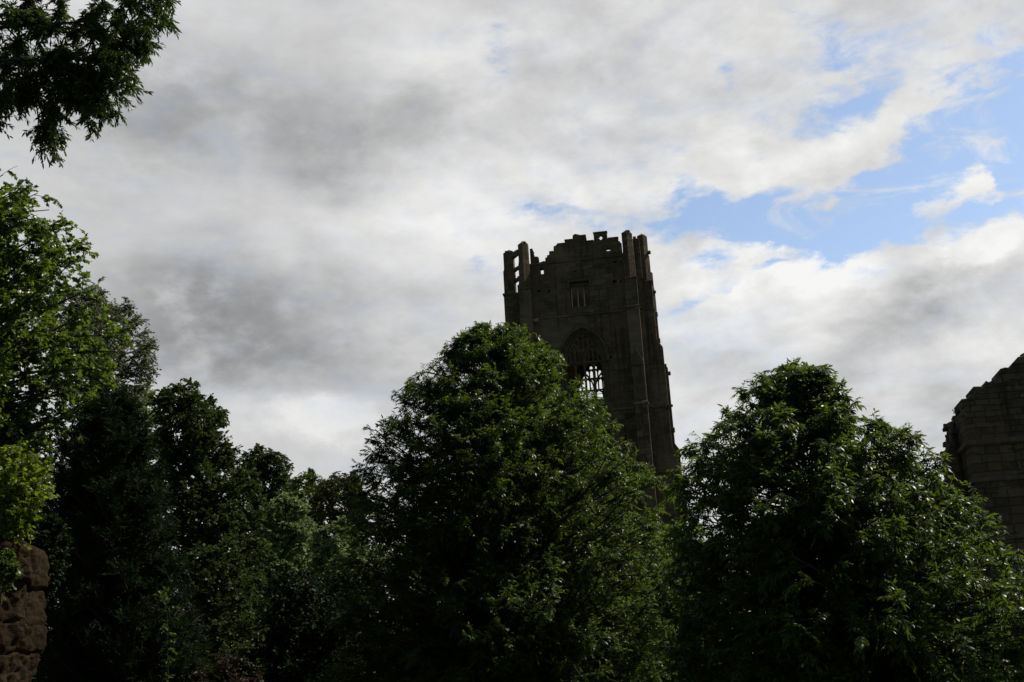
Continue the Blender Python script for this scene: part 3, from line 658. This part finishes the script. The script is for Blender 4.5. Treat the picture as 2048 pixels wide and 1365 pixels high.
def grow(name, label, cat, D, rows, seed, leaf, size, mats, boughs=90, subs=9, twigs=6, leaves=12, low=1.6, trunk_r=.16, rise=.42, droop=.25, twig_len=.35,
         sub_len=.42, prune=1.08, depth=1.0, group=None, up=.25, inner=.35, tilt=.55, axis_x=None, base=None, gaps=(), sub_up=.25, shell=.96):
    rng = np.random.default_rng(seed)
    mat_leaf, mat_bark = mats
    cz = lambda z: np.interp(z, zz, cc); rz = lambda z: np.interp(z, zz, rad)
    gx = at(sum(rows[-1][1:]) / 2, rows[-1][0], D).x if axis_x is None else axis_x
    bz = ground_h(gx, D) if base is None else base
    zz, cc, rad = envelope(rows, D, bz, low)
    top = zz[-1]; H = top - bz
    root = tag(empty(name, (gx, D, bz)), label, cat, group)
    off = np.array([gx, D, bz])
    # trunk line
    m = 14; tz = np.linspace(bz - .15, top - .06 * H, m)
    k = np.clip((tz - bz) / H, 0, 1)
    tx = gx * (1 - k) + cz(tz) * k + .05 * np.sin(tz * 1.3 + seed) * k; ty = np.full(m, D) + .08 * np.sin(tz * .9 + seed * 2) * k
    trunk = np.stack([tx, ty, tz], 1)
    tp = lambda z: np.stack([np.interp(z, tz, tx), np.interp(z, tz, ty), z], 1)
    # boughs: one per patch of the crown surface, heights weighted by girth
    hz = np.linspace(zz[0], top, 200); w = np.cumsum(rz(hz) + .12 * rad.max()); w /= w[-1]
    u = (np.arange(boughs) + rng.uniform(.2, .8, boughs)) / boughs
    bzv = np.interp(u, w, hz); ang = np.arange(boughs) * 2.39996 + rng.uniform(-.5, .5, boughs)
    rho = np.where(rng.random(boughs) < .68, np.clip(rng.normal(shell, .05, boughs), .7, 1.03), rng.uniform(inner, .88, boughs))
    rr_ = rz(bzv) * rho
    tip = np.stack([cz(bzv) + rr_ * np.cos(ang), D + depth * rr_ * np.sin(ang), bzv], 1)
    zst = np.clip(bzv - rr_ * rise * rng.uniform(.7, 1.2, boughs), bz + .18 * H, top - .08 * H)
    st = tp(zst)
    mid = st * .5 + tip * .5; mid[:, 2] += .16 * rr_ * (1 - .3 * rng.random(boughs)); mid += rng.normal(0, .12, mid.shape) * rr_[:, None]
    B = bez(st, mid, tip, 8)
    blen = np.linalg.norm(tip - st, axis=1)
    bdir = unit(B[:, -1] - B[:, -3])
    # secondary branches
    n = boughs * subs; bi = np.repeat(np.arange(boughs), subs)
    t = np.clip(rng.beta(2.0, 1.15, n), .12, 1.0); f = t * 7; i0 = np.minimum(f.astype(int), 6); fr = (f - i0)[:, None]
    s0 = B[bi, i0] * (1 - fr) + B[bi, i0 + 1] * fr
    sd = unit(unit(B[bi, i0 + 1] - B[bi, i0]) * .8 + rng.normal(0, .62, (n, 3)) + np.array([0, 0, sub_up]))
    L = sub_len * (.35 + .75 * rng.random(n)) * np.maximum(.55, np.minimum(blen[bi], 2.5)) * (1.15 - .5 * t)
    s2 = s0 + sd * L[:, None]; s2[:, 2] -= droop * .3 * L
    s1 = (s0 + s2) / 2 + np.array([0, 0, 1]) * (.12 * L)[:, None]
    S = bez(s0, s1, s2, 5)
    def ok(p, k_):
        rr2 = np.hypot(p[:, 0] - cz(p[:, 2]), (p[:, 1] - D) / depth)
        return (rr2 < rz(p[:, 2]) * k_ + .10) & (p[:, 2] < top + .12) & (p[:, 2] > zz[0] - .3)
    # twigs
    n2 = n * twigs; si = np.repeat(np.arange(n), twigs)
    t2 = rng.uniform(.25, 1.0, n2); t2[::twigs] = 1.0
    f = t2 * 4; i0 = np.minimum(f.astype(int), 3); fr = (f - i0)[:, None]
    q0 = S[si, i0] * (1 - fr) + S[si, i0 + 1] * fr
    qd = unit(unit(S[si, i0 + 1] - S[si, i0]) * .75 + rng.normal(0, .55, (n2, 3)) + np.array([0, 0, up]))
    ql = twig_len * rng.uniform(.5, 1.25, n2)
    q2 = q0 + qd * ql[:, None]; q2[:, 2] -= droop * ql * .55
    keep = ok(q2, prune)
    # a few shoots break the outline
    keep |= (rng.random(n2) < .05) & ok(q2, prune * 1.03)
    for gx0, gx1, gz0, gz1 in gaps:                       # thin places in the crown
        w_ = (rng.random(n2) < .90) & (q2[:, 0] > gx0) & (q2[:, 0] < gx1) & (q2[:, 2] > gz0) & (q2[:, 2] < gz1)
        keep &= ~w_
    q0, q2, qd, ql = q0[keep], q2[keep], qd[keep], ql[keep]
    q1 = (q0 + q2) / 2; q1[:, 2] += .12 * ql
    # leaves
    nt = len(q0); N = nt * leaves; ti = np.repeat(np.arange(nt), leaves)
    lt = np.tile((np.arange(leaves) + .6) / leaves, nt) + rng.uniform(-.04, .04, N); lt = np.clip(lt, 0, 1)[:, None]
    P = (1 - lt) ** 2 * q0[ti] + 2 * lt * (1 - lt) * q1[ti] + lt ** 2 * q2[ti]
    td = unit(2 * (1 - lt) * (q1[ti] - q0[ti]) + 2 * lt * (q2[ti] - q1[ti]))
    side = unit(np.cross(td, np.array([0, 0, 1.]))) * np.where(np.arange(N) % 2, 1, -1)[:, None]
    Dv = td * (.35 + .6 * lt) + side * (1.0 - .55 * lt) + rng.normal(0, .28, (N, 3)) - np.array([0, 0, droop])
    Nv = np.array([0, 0, 1.0]) + rng.normal(0, tilt, (N, 3)) + td * .15
    Sz = size * rng.uniform(.6, 1.15, N)
    tint = np.clip(np.repeat(rng.random(nt), leaves) * .5 + rng.random(N) * .5, 0, 1)
    me = leaves_mesh('crown', P - off, Dv, Nv, Sz, leaf, tint); link('crown', me, mat_leaf, root)
    hold = np.unique(si[keep]); hb = np.unique(bi[hold])
    tw = np.stack([q0, q1, q2], 1) - off
    one = lambda a, k_: np.full(k_, a)
    parts = [tubes((trunk - off)[None], np.array([trunk_r]), np.array([trunk_r * .12]), 12),
             tubes(B[hb] - off, trunk_r * .26 * np.clip(blen[hb] / max(blen.max(), .1), .25, 1), one(trunk_r * .06, len(hb)), 6),
             tubes(S[hold] - off, one(trunk_r * .05, len(hold)), one(.006, len(hold)), 4),
             tubes(tw, one(.006 if size < .2 else .008, nt), one(.003, nt), 3)]
    link('trunk', quads_mesh('trunk', parts, mat_bark), mat_bark, root)
    print('TREE', name, 'leaves', N, 'twigs', nt, 'top', round(float(top), 1))
    return root

CHEST = leaf_mat('chestnut_leaf', (.016, .034, .005), (.050, .085, .010), .38, .44, (.155, .235, .018), .24)
SYC = leaf_mat('sycamore_leaf', (.020, .046, .006), (.062, .108, .012), .34, .42, (.19, .28, .02), .32)
WILLOW = leaf_mat('grey_leaf', (.07, .088, .042), (.15, .175, .085), .5, .3, (.15, .18, .06), .25)
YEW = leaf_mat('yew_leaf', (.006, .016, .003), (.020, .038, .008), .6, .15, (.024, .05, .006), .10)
OAK = leaf_mat('oak_leaf', (.018, .034, .007), (.045, .072, .015), .5, .28, (.08, .12, .015), .15)
ASHL = leaf_mat('ash_leaf', (.014, .030, .006), (.040, .070, .012), .38, .36, (.10, .16, .016))
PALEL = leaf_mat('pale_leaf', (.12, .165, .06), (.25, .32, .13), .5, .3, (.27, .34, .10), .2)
LIME = leaf_mat('lime_leaf', (.025, .055, .007), (.07, .115, .013), .4, .42, (.15, .22, .02))
GOLD = leaf_mat('yellow_green_leaf', (.03, .075, .007), (.15, .20, .018), .38, .45, (.29, .38, .025))
BRONZE = leaf_mat('bronze_leaf', (.028, .032, .010), (.06, .055, .020), .5, .25, (.08, .08, .016), .15)
RUST = leaf_mat('rusty_leaf', (.014, .008, .005), (.032, .017, .010), .5, .25, (.07, .035, .012))
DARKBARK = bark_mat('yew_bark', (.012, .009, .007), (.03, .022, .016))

# the two sweet chestnuts in front of the tower
T1 = [(650, 950, 966), (668, 925, 1058), (700, 888, 1088), (735, 868, 1122), (765, 821, 1144), (800, 793, 1166), (840, 766, 1207), (880, 745, 1243), (915, 726, 1266), (950, 700, 1283), (1000, 694, 1310), (1060, 681, 1316), (1130, 673, 1339), (1230, 668, 1351), (1365, 670, 1351)]
grow('chestnut_tree', 'broad conical sweet chestnut tree hiding the foot of the church tower', 'tree', 39, T1, 3, 'lance', .148, (CHEST, BARK), rise=.55, boughs=760, subs=7, twigs=7, leaves=15, prune=1.09,
     trunk_r=.23, twig_len=.40, sub_len=.30, droop=.32, low=1.5, group='sweet chestnut trees before the ruins', gaps=[(-2.15, -1.15, 8.23, 8.67), (2.2, 2.82, 7.33, 8.03)])
T2 = [(732, 1570, 1601), (748, 1525, 1651), (770, 1475, 1688), (804, 1460, 1703), (842, 1452, 1741), (856, 1398, 1766), (889, 1368, 1792), (929, 1345, 1841), (969, 1343, 1870), (1014, 1350, 1935), (1074, 1336, 1971), (1134, 1329, 2013), (1204, 1321, 2056), (1284, 1321, 2084), (1369, 1326, 2105)]
grow('chestnut_tree', 'nearer sweet chestnut tree with long glossy leaves below the ruined end wall', 'tree', 25, T2, 12, 'lance', .148, (CHEST, BARK), boughs=380, subs=7, twigs=7, leaves=14, prune=1.09,
     trunk_r=.15, twig_len=.32, sub_len=.32, droop=.36, low=1.3, group='sweet chestnut trees before the ruins', axis_x=6.35, gaps=[(4.41, 5.51, 5.09, 5.61), (6.13, 7.0, 4.74, 5.05)])

# left side: sycamore, sparse grey tree, dark yew and the woodland behind
L1 = [(366, -60, 40), (390, -190, 84), (440, -280, 130), (500, -320, 150), (560, -340, 172), (605, -350, 236), (660, -350, 244), (740, -340, 230), (790, -330, 206), (850, -310, 165), (900, -290, 110), (940, -290, 85), (1000, -260, 60)]
grow('sycamore_tree', 'large bright green sycamore tree rising out of the left edge above the rock', 'tree', 33, L1, 21, 'maple', .16, (SYC, BARK), boughs=300, subs=7, twigs=5, leaves=7,
     trunk_r=.22, twig_len=.42, sub_len=.42, droop=.3, low=5.2, axis_x=-16.5, tilt=.75)
L2 = [(575, 120, 190), (610, 95, 262), (650, 85, 292), (700, 85, 303), (740, 95, 303), (765, 110, 296), (800, 130, 280), (860, 140, 262)]
grow('willow_tree', 'sparse grey green tree with fine branches showing beyond the sycamore', 'tree', 47, L2, 5, 'oval', .12, (WILLOW, BARK_GREY), boughs=120, subs=9, twigs=7, leaves=8,
     trunk_r=.22, twig_len=.38, droop=.35, low=7.5, tilt=.8)
L3 = [(784, 208, 242), (800, 190, 262), (835, 160, 282), (885, 138, 302), (960, 112, 326), (1050, 96, 346), (1150, 86, 362), (1250, 80, 400), (1365, 78, 425)]
grow('yew_tree', 'tall very dark feathery yew tree beside the sandstone rock', 'tree', 30, L3, 9, 'needle', .13, (YEW, DARKBARK), boughs=420, subs=9, twigs=7, leaves=16,
     trunk_r=.25, twig_len=.30, sub_len=.30, droop=.1, low=.4, up=.55, tilt=.9, rise=.9, sub_up=.6)
L4 = [(764, 362, 384), (782, 318, 406), (800, 300, 436), (832, 290, 462), (870, 284, 482), (920, 282, 492), (960, 285, 508), (1020, 290, 522), (1100, 300, 530), (1200, 310, 530)]
grow('oak_tree', 'dark round headed oak tree standing against the grey cloud', 'tree', 52, L4, 14, 'oval', .17, (OAK, BARK), boughs=192, subs=8, twigs=6, leaves=9,
     trunk_r=.28, twig_len=.40, droop=.15, low=3, tilt=.8, group='trees on the wooded slope')
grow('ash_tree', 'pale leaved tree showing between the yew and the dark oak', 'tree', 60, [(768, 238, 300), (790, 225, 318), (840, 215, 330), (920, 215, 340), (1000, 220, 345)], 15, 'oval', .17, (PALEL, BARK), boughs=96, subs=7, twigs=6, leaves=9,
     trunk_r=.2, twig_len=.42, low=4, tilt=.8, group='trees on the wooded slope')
grow('beech_tree', 'domed tree on the slope just right of the dark oak', 'tree', 84, [(894, 505, 535), (908, 484, 562), (925, 472, 576), (948, 462, 594), (1000, 455, 604), (1060, 450, 612), (1130, 450, 612)], 16, 'oval', .24, (OAK, BARK), boughs=160, subs=7, twigs=6, leaves=8,
     trunk_r=.3, twig_len=.55, low=3, tilt=.8, group='trees on the wooded slope')
grow('lime_tree', 'yellowish green tree low on the skyline beside a spruce tip', 'tree', 80, [(946, 594, 630), (962, 580, 655), (985, 572, 668), (1030, 565, 675), (1080, 565, 675)], 17, 'oval', .22, (LIME, BARK), boughs=80, subs=7, twigs=5, leaves=8,
     trunk_r=.2, twig_len=.5, low=2.5, tilt=.8, group='trees on the wooded slope')
grow('copper_tree', 'dark bronze tree on the skyline left of the conical chestnut', 'tree', 74, [(944, 655, 672), (956, 640, 735), (975, 625, 752), (1010, 615, 765), (1060, 610, 775), (1120, 610, 780)], 18, 'oval', .21, (BRONZE, BARK), boughs=128, subs=7, twigs=5, leaves=8,
     trunk_r=.25, twig_len=.5, low=3, tilt=.8, group='trees on the wooded slope')
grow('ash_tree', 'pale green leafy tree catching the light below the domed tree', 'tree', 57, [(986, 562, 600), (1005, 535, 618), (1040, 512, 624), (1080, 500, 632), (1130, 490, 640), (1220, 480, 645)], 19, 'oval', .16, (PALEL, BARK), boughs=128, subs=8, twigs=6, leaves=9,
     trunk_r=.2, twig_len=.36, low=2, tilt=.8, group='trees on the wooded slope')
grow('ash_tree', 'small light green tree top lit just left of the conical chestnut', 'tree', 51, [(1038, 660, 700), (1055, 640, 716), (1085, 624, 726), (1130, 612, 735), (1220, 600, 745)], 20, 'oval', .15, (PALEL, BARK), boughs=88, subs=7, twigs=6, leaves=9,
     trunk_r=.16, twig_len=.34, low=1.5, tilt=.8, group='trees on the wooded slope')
grow('shrub', 'dull blue green bush at the foot of the dark oak', 'bush', 42, [(1085, 395, 470), (1120, 372, 498), (1180, 352, 510), (1260, 345, 520), (1340, 350, 520)], 22, 'oval', .12, (OAK, BARK), boughs=96, subs=7, twigs=6, leaves=9,
     trunk_r=.1, twig_len=.3, low=.4, tilt=.8)
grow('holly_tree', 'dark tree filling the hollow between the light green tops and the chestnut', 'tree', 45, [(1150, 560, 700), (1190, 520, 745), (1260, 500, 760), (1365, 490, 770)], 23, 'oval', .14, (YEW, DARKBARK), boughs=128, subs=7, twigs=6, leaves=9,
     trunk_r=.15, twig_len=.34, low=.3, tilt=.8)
grow('shrub', 'small rusty leaved shrub low at the bottom edge beside the yew', 'bush', 27, [(1318, 425, 480), (1340, 405, 505), (1365, 395, 520)], 24, 'oval', .085, (RUST, BARK), boughs=30, subs=6, twigs=5, leaves=8, trunk_r=.05, twig_len=.2, low=.3, tilt=.8)
grow('sapling', 'little bright green sprig in front of the dark yew', 'sapling', 27.5, [(1172, 308, 322), (1190, 312, 338), (1215, 322, 350), (1240, 332, 346)], 25, 'oval', .085, (LIME, BARK), boughs=9, subs=3, twigs=3, leaves=6, trunk_r=.03, twig_len=.16, low=2.2, tilt=.8)
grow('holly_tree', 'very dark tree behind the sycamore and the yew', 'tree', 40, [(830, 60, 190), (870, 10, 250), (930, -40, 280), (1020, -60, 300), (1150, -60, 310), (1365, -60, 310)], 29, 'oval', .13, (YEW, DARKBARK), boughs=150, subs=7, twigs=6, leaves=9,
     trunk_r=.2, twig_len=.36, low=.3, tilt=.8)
# on the rock
grow('sapling', 'yellow green young maple shoots growing on top of the rock', 'sapling', 21.8, [(895, 8, 40), (915, -5, 72), (945, -25, 84), (985, -35, 86), (1030, -35, 72), (1062, -25, 50)], 26, 'maple', .095, (GOLD, BARK), boughs=34, subs=5, twigs=4, leaves=8,
     trunk_r=.04, twig_len=.30, sub_len=.55, prune=1.25, low=.15, base=4.75, tilt=.8, axis_x=-9.5)
grow('shrub', 'dark bush hanging over the top of the rock beside the yew', 'bush', 23.5, [(1040, 70, 110), (1060, 45, 128), (1085, 25, 130), (1110, 40, 120)], 28, 'oval', .09, (YEW, DARKBARK), boughs=70, subs=6, twigs=5, leaves=8, trunk_r=.05, twig_len=.2, low=.02, base=4.3, tilt=.8)
grow('fern_plant', 'small green plant sprouting from a crack in the rock', 'plant', 20.75, [(1112, -4, 14), (1130, -8, 24), (1150, -8, 26), (1168, -6, 14)], 27, 'oval', .085, (LIME, BARK), boughs=26, subs=4, twigs=4, leaves=6, trunk_r=.02, twig_len=.12, low=.02, base=4.0, tilt=.8)

# woodland seen through and beyond the chestnuts
for i, (D, rows, lab) in enumerate((
        (62, [(1052, 800, 880), (1075, 760, 930), (1130, 735, 960), (1230, 720, 980), (1365, 720, 980)], 'dark tree glimpsed through the left half of the conical chestnut'),
        (66, [(1065, 1050, 1130), (1090, 1000, 1180), (1150, 970, 1210), (1250, 960, 1220), (1365, 960, 1220)], 'dark tree glimpsed through the right half of the conical chestnut'),
        (58, [(1050, 1320, 1400), (1075, 1290, 1450), (1140, 1260, 1480), (1240, 1250, 1490), (1365, 1250, 1490)], 'dark tree filling the gap between the two chestnuts'),
        (64, [(1062, 1560, 1640), (1090, 1500, 1700), (1150, 1470, 1730), (1250, 1460, 1740), (1365, 1460, 1740)], 'dark tree behind the trunk of the nearer chestnut'),
        (60, [(1075, 1790, 1850), (1100, 1740, 1900), (1160, 1715, 1935), (1250, 1700, 1950), (1365, 1700, 1950)], 'dark tree behind the right side of the nearer chestnut'))):
    grow('woodland_tree', lab, 'tree', D, rows, 40 + i, 'oval', .19, (OAK if i % 2 else SYC, BARK), boughs=128, subs=7, twigs=5, leaves=8, trunk_r=.22, twig_len=.45, low=1, tilt=.8, group='trees beyond the chestnuts')

def spruce(label, D, px, py, seed):
    tip = at(px, py, D); bz = ground_h(tip.x, D); H = tip.z - bz
    root = tag(empty('spruce_tree', (tip.x, D, bz)), label, 'tree', 'spruces on the skyline')
    rng = np.random.default_rng(seed)
    n = 420; z = bz + H * (.15 + .85 * np.sqrt(rng.random(n))); r = (tip.z - z) * .2 + .12; a = rng.random(n) * 6.283
    c = np.array([tip.x, D, 0]); off = np.array([tip.x, D, bz])
    p0 = np.stack([np.full(n, tip.x), np.full(n, D), z], 1); p2 = p0 + np.stack([r * np.cos(a), r * np.sin(a), -.15 * r], 1); p1 = (p0 + p2) / 2 - np.array([0, 0, .05])
    B = bez(p0, p1, p2, 5); m = 60
    t = rng.random((n, m, 1)); P = ((1 - t) ** 2 * p0[:, None] + 2 * t * (1 - t) * p1[:, None] + t * t * p2[:, None]).reshape(-1, 3)
    d = np.repeat(unit(p2 - p0), m, 0) + rng.normal(0, .6, (n * m, 3))
    link('crown', leaves_mesh('crown', P - off, d, np.array([0, 0, 1.]) + rng.normal(0, .6, d.shape), rng.uniform(.12, .26, n * m), 'needle', rng.random(n * m)), YEW, root)
    tr = np.array([[(0, 0, -.2), (0, 0, H * .5), (0, 0, H)]])
    link('trunk', quads_mesh('trunk', [tubes(tr, np.array([.2]), np.array([.02]), 8), tubes(B - off, np.full(n, .02), np.full(n, .005), 4)], BARK), BARK, root)
spruce('spruce tip pricking up from the skyline nearest the domed tree', 96, 622, 938, 1)
spruce('spruce tip on the skyline nearest the conical chestnut', 92, 706, 944, 2)

# the tree whose drooping boughs hang into the top left corner
def overhanging():
    D = 18.0; rng = np.random.default_rng(77)
    base = np.array([-13.2, 18.6, 0.0]); root = tag(empty('ash_tree', tuple(base)), 'tree hanging dark leafy boughs into the top left corner', 'tree')
    P = lambda x, y, dy=0.0: np.array(at(x, y, D + dy))
    crown0 = P(-330, 60, .8)
    tr = bez(np.array([base - [0, 0, .2]]), np.array([base * .5 + crown0 * .5 + [-.7, .2, .5]]), np.array([crown0 + [0, 0, 1.2]]), 12)
    mains = [(crown0 + [0, 0, -.6], P(-160, 60, .4), P(150, 45, -.2)), (crown0 + [0, 0, -.3], P(-100, -60, .2), P(240, -30, .3)), (crown0 + [0, 0, -1.0], P(-200, 120, -.5), P(80, 120, -.6)),
             (crown0 + [0, 0, -1.0], P(-200, 170, .7), P(70, 190, .5)), (crown0 + [0, 0, -.2], P(-100, 0, .9), P(240, 90, .6)), (crown0, P(-60, -160, 0), P(300, -90, -.3)), (crown0 + [0, 0, -1.2], P(-260, 180, .2), P(-40, 210, 0))]
    M = bez(np.array([a for a, b, c in mains]), np.array([b for a, b, c in mains]), np.array([c for a, b, c in mains]), 14)
    tips = [(345, 8), (322, 22), (300, 40), (335, 45), (290, 66), (300, 92), (282, 108), (255, 62), (240, 38), (255, 100), (252, 130), (266, 150), (262, 176), (246, 196), (228, 172), (214, 150), (196, 118), (206, 206), (236, 226), (214, 238), (190, 250),
            (182, 222), (166, 196), (150, 170), (165, 140), (150, 60), (150, 108), (130, 130), (122, 178), (134, 205), (100, 60), (60, 120), (70, 62), (40, 170), (62, 190), (48, 205), (14, 190), (2, 150), (30, 40), (30, 90), (100, 110), (92, 150), (0, 215), (-20, 240), (20, 20),
            (196, 62), (200, 20), (120, 20), (60, 12), (262, 12), (-20, 70), (-30, 130), (-30, 190), (320, -20), (270, -40), (200, -40), (120, -50), (40, -50), (-40, -40), (-60, 20), (-90, 90), (-80, 160), (-100, 220), (-60, 260), (-5, 250),
            (104, 228), (108, 252), (98, 268), (118, 284), (104, 300), (110, 318), (80, 298), (124, 236), (178, 170), (226, 110), (180, 40), (226, 80), (10, 120), (80, 30)]
    tips += [(float(x), float(y)) for x, y in zip(rng.uniform(-600, -60, 60), rng.uniform(-260, 240, 60))]
    tips += [(float(x), float(y)) for x, y in zip(rng.uniform(-60, 330, 26), rng.uniform(-240, -40, 26))]
    T = []
    for x, y in tips:
        for k in range(2 if (x > -60 and y > -40 and not (70 < x < 130 and y > 225)) else 1):
            j = 8 if k else 0
            T.append(P(x + rng.uniform(-j, j), y + rng.uniform(-j, j), rng.uniform(-.9, .9)))
    T = np.array(T); flat = M.reshape(-1, 3)
    dist = np.linalg.norm(T[:, None] - flat[None], axis=2) + np.maximum(0, T[:, None, 2] - flat[None, :, 2]) * .6
    src = flat[dist.argmin(1)]
    mid = (T + src) / 2 + np.array([0, 0, .12]) * np.linalg.norm(T - src, axis=1, keepdims=True) + rng.normal(0, .04, T.shape)
    B = bez(src, mid, T, 7)
    n, k = len(T), 19
    t = rng.uniform(.55, 1.0, n * k); t[::k] = 1; bi = np.repeat(np.arange(n), k); f = t * 6; i0 = np.minimum(f.astype(int), 5); fr = (f - i0)[:, None]
    q0 = B[bi, i0] * (1 - fr) + B[bi, i0 + 1] * fr
    qd = unit(unit(B[bi, i0 + 1] - B[bi, i0]) * .5 + rng.normal(0, .65, (n * k, 3)) - np.array([0, 0, .10])); ql = rng.uniform(.10, .30, n * k)
    q2 = q0 + qd * ql[:, None]; q2[:, 2] -= .05; q1 = (q0 + q2) / 2 + np.array([0, 0, .03])
    L = 16; N = len(q0) * L; ti = np.repeat(np.arange(len(q0)), L); lt = np.clip(np.tile((np.arange(L) + .5) / L, len(q0)) + rng.uniform(-.05, .05, N), 0, 1)[:, None]
    Pp = (1 - lt) ** 2 * q0[ti] + 2 * lt * (1 - lt) * q1[ti] + lt ** 2 * q2[ti]; td = unit(q2 - q0)[ti]
    sd = unit(np.cross(td, np.array([0, 0, 1.]))) * np.where(np.arange(N) % 2, 1, -1)[:, None]
    Dv = td * (.4 + .5 * lt) + sd * (.9 - .5 * lt) + rng.normal(0, .3, (N, 3)) - np.array([0, 0, .25]); Nv = np.array([0, 0, 1.]) + rng.normal(0, .6, (N, 3))
    tint = np.clip(np.repeat(rng.random(len(q0)), L) * .5 + rng.random(N) * .5, 0, 1)
    link('crown', leaves_mesh('crown', Pp - base, Dv, Nv, .105 * rng.uniform(.6, 1.2, N), 'lance', tint), ASHL, root)
    bare = bez(np.array([P(92, 200, 0), P(96, 205, .1), P(88, 212, 0), P(84, 240, 0), P(84, 238, .05)]), np.array([P(84, 230, 0), P(100, 240, .1), P(96, 235, 0), P(62, 258, 0), P(70, 270, .05)]), np.array([P(84, 272, 0), P(92, 286, .1), P(104, 262, 0), P(72, 292, 0), P(82, 290, .05)]), 9)
    parts = [tubes(tr - base, np.array([.34]), np.array([.10]), 12), tubes(M - base, np.full(len(M), .085), np.full(len(M), .018), 8), tubes(B - base, np.full(n, .018), np.full(n, .005), 5),
             tubes(np.stack([q0, q1, q2], 1) - base, np.full(len(q0), .005), np.full(len(q0), .0025), 3), tubes(bare - base, np.full(5, .007), np.full(5, .004), 4)]
    link('trunk', quads_mesh('trunk', parts, BARK), BARK, root)
    print('TREE overhang leaves', N)
overhanging()

# dry plants rooted in the broken edge of the ruin
def wall_plant(label, x, y, D, seed, n=26, h=.28, mat=None):
    rng = np.random.default_rng(seed); p = np.array(at(x, y, D)); root = tag(empty('wall_plant', tuple(p)), label, 'plant', 'dry plants on the ruined wall')
    a = rng.random(n) * 6.283; sp = rng.uniform(.1, .6, n)
    d = unit(np.stack([np.cos(a) * sp, np.sin(a) * sp, np.ones(n)], 1)); l = h * rng.uniform(.4, 1.0, n)
    p0 = rng.normal(0, .05, (n, 3)) * [1, 1, .2]; p2 = p0 + d * l[:, None] ; p1 = (p0 + p2) / 2 + d * 0 + np.array([0, 0, .04])
    link('stem', quads_mesh('stem', [tubes(bez(p0, p1, p2, 4), np.full(n, .006), np.full(n, .003), 3)], BARK_GREY), BARK_GREY, root)
    m = 7; t = rng.uniform(.3, 1, (n, m, 1)); P = (p0[:, None] * (1 - t) + p2[:, None] * t).reshape(-1, 3)
    dd = rng.normal(0, 1, (n * m, 3)) + [0, 0, .5]
    link('foliage', leaves_mesh('foliage', P, dd, rng.normal(0, 1, (n * m, 3)) + [0, 0, .3], rng.uniform(.03, .07, n * m), 'oval', rng.random(n * m)), mat or RUST, root)
wall_plant('feathery dry plant on the low broken stub of the ruined wall', 1889, 950, 44.2, 1, 30, .5)
wall_plant('reddish tuft halfway up the broken edge of the ruined wall', 1904, 893, 43.9, 2, 30, .22)
wall_plant('small tuft on the upper step of the ruined wall', 1916, 830, 43.5, 3, 22, .2)
wall_plant('mossy green tuft topping the stub next to the chestnut leaves', 1900, 942, 43.8, 4, 40, .18, OAK)
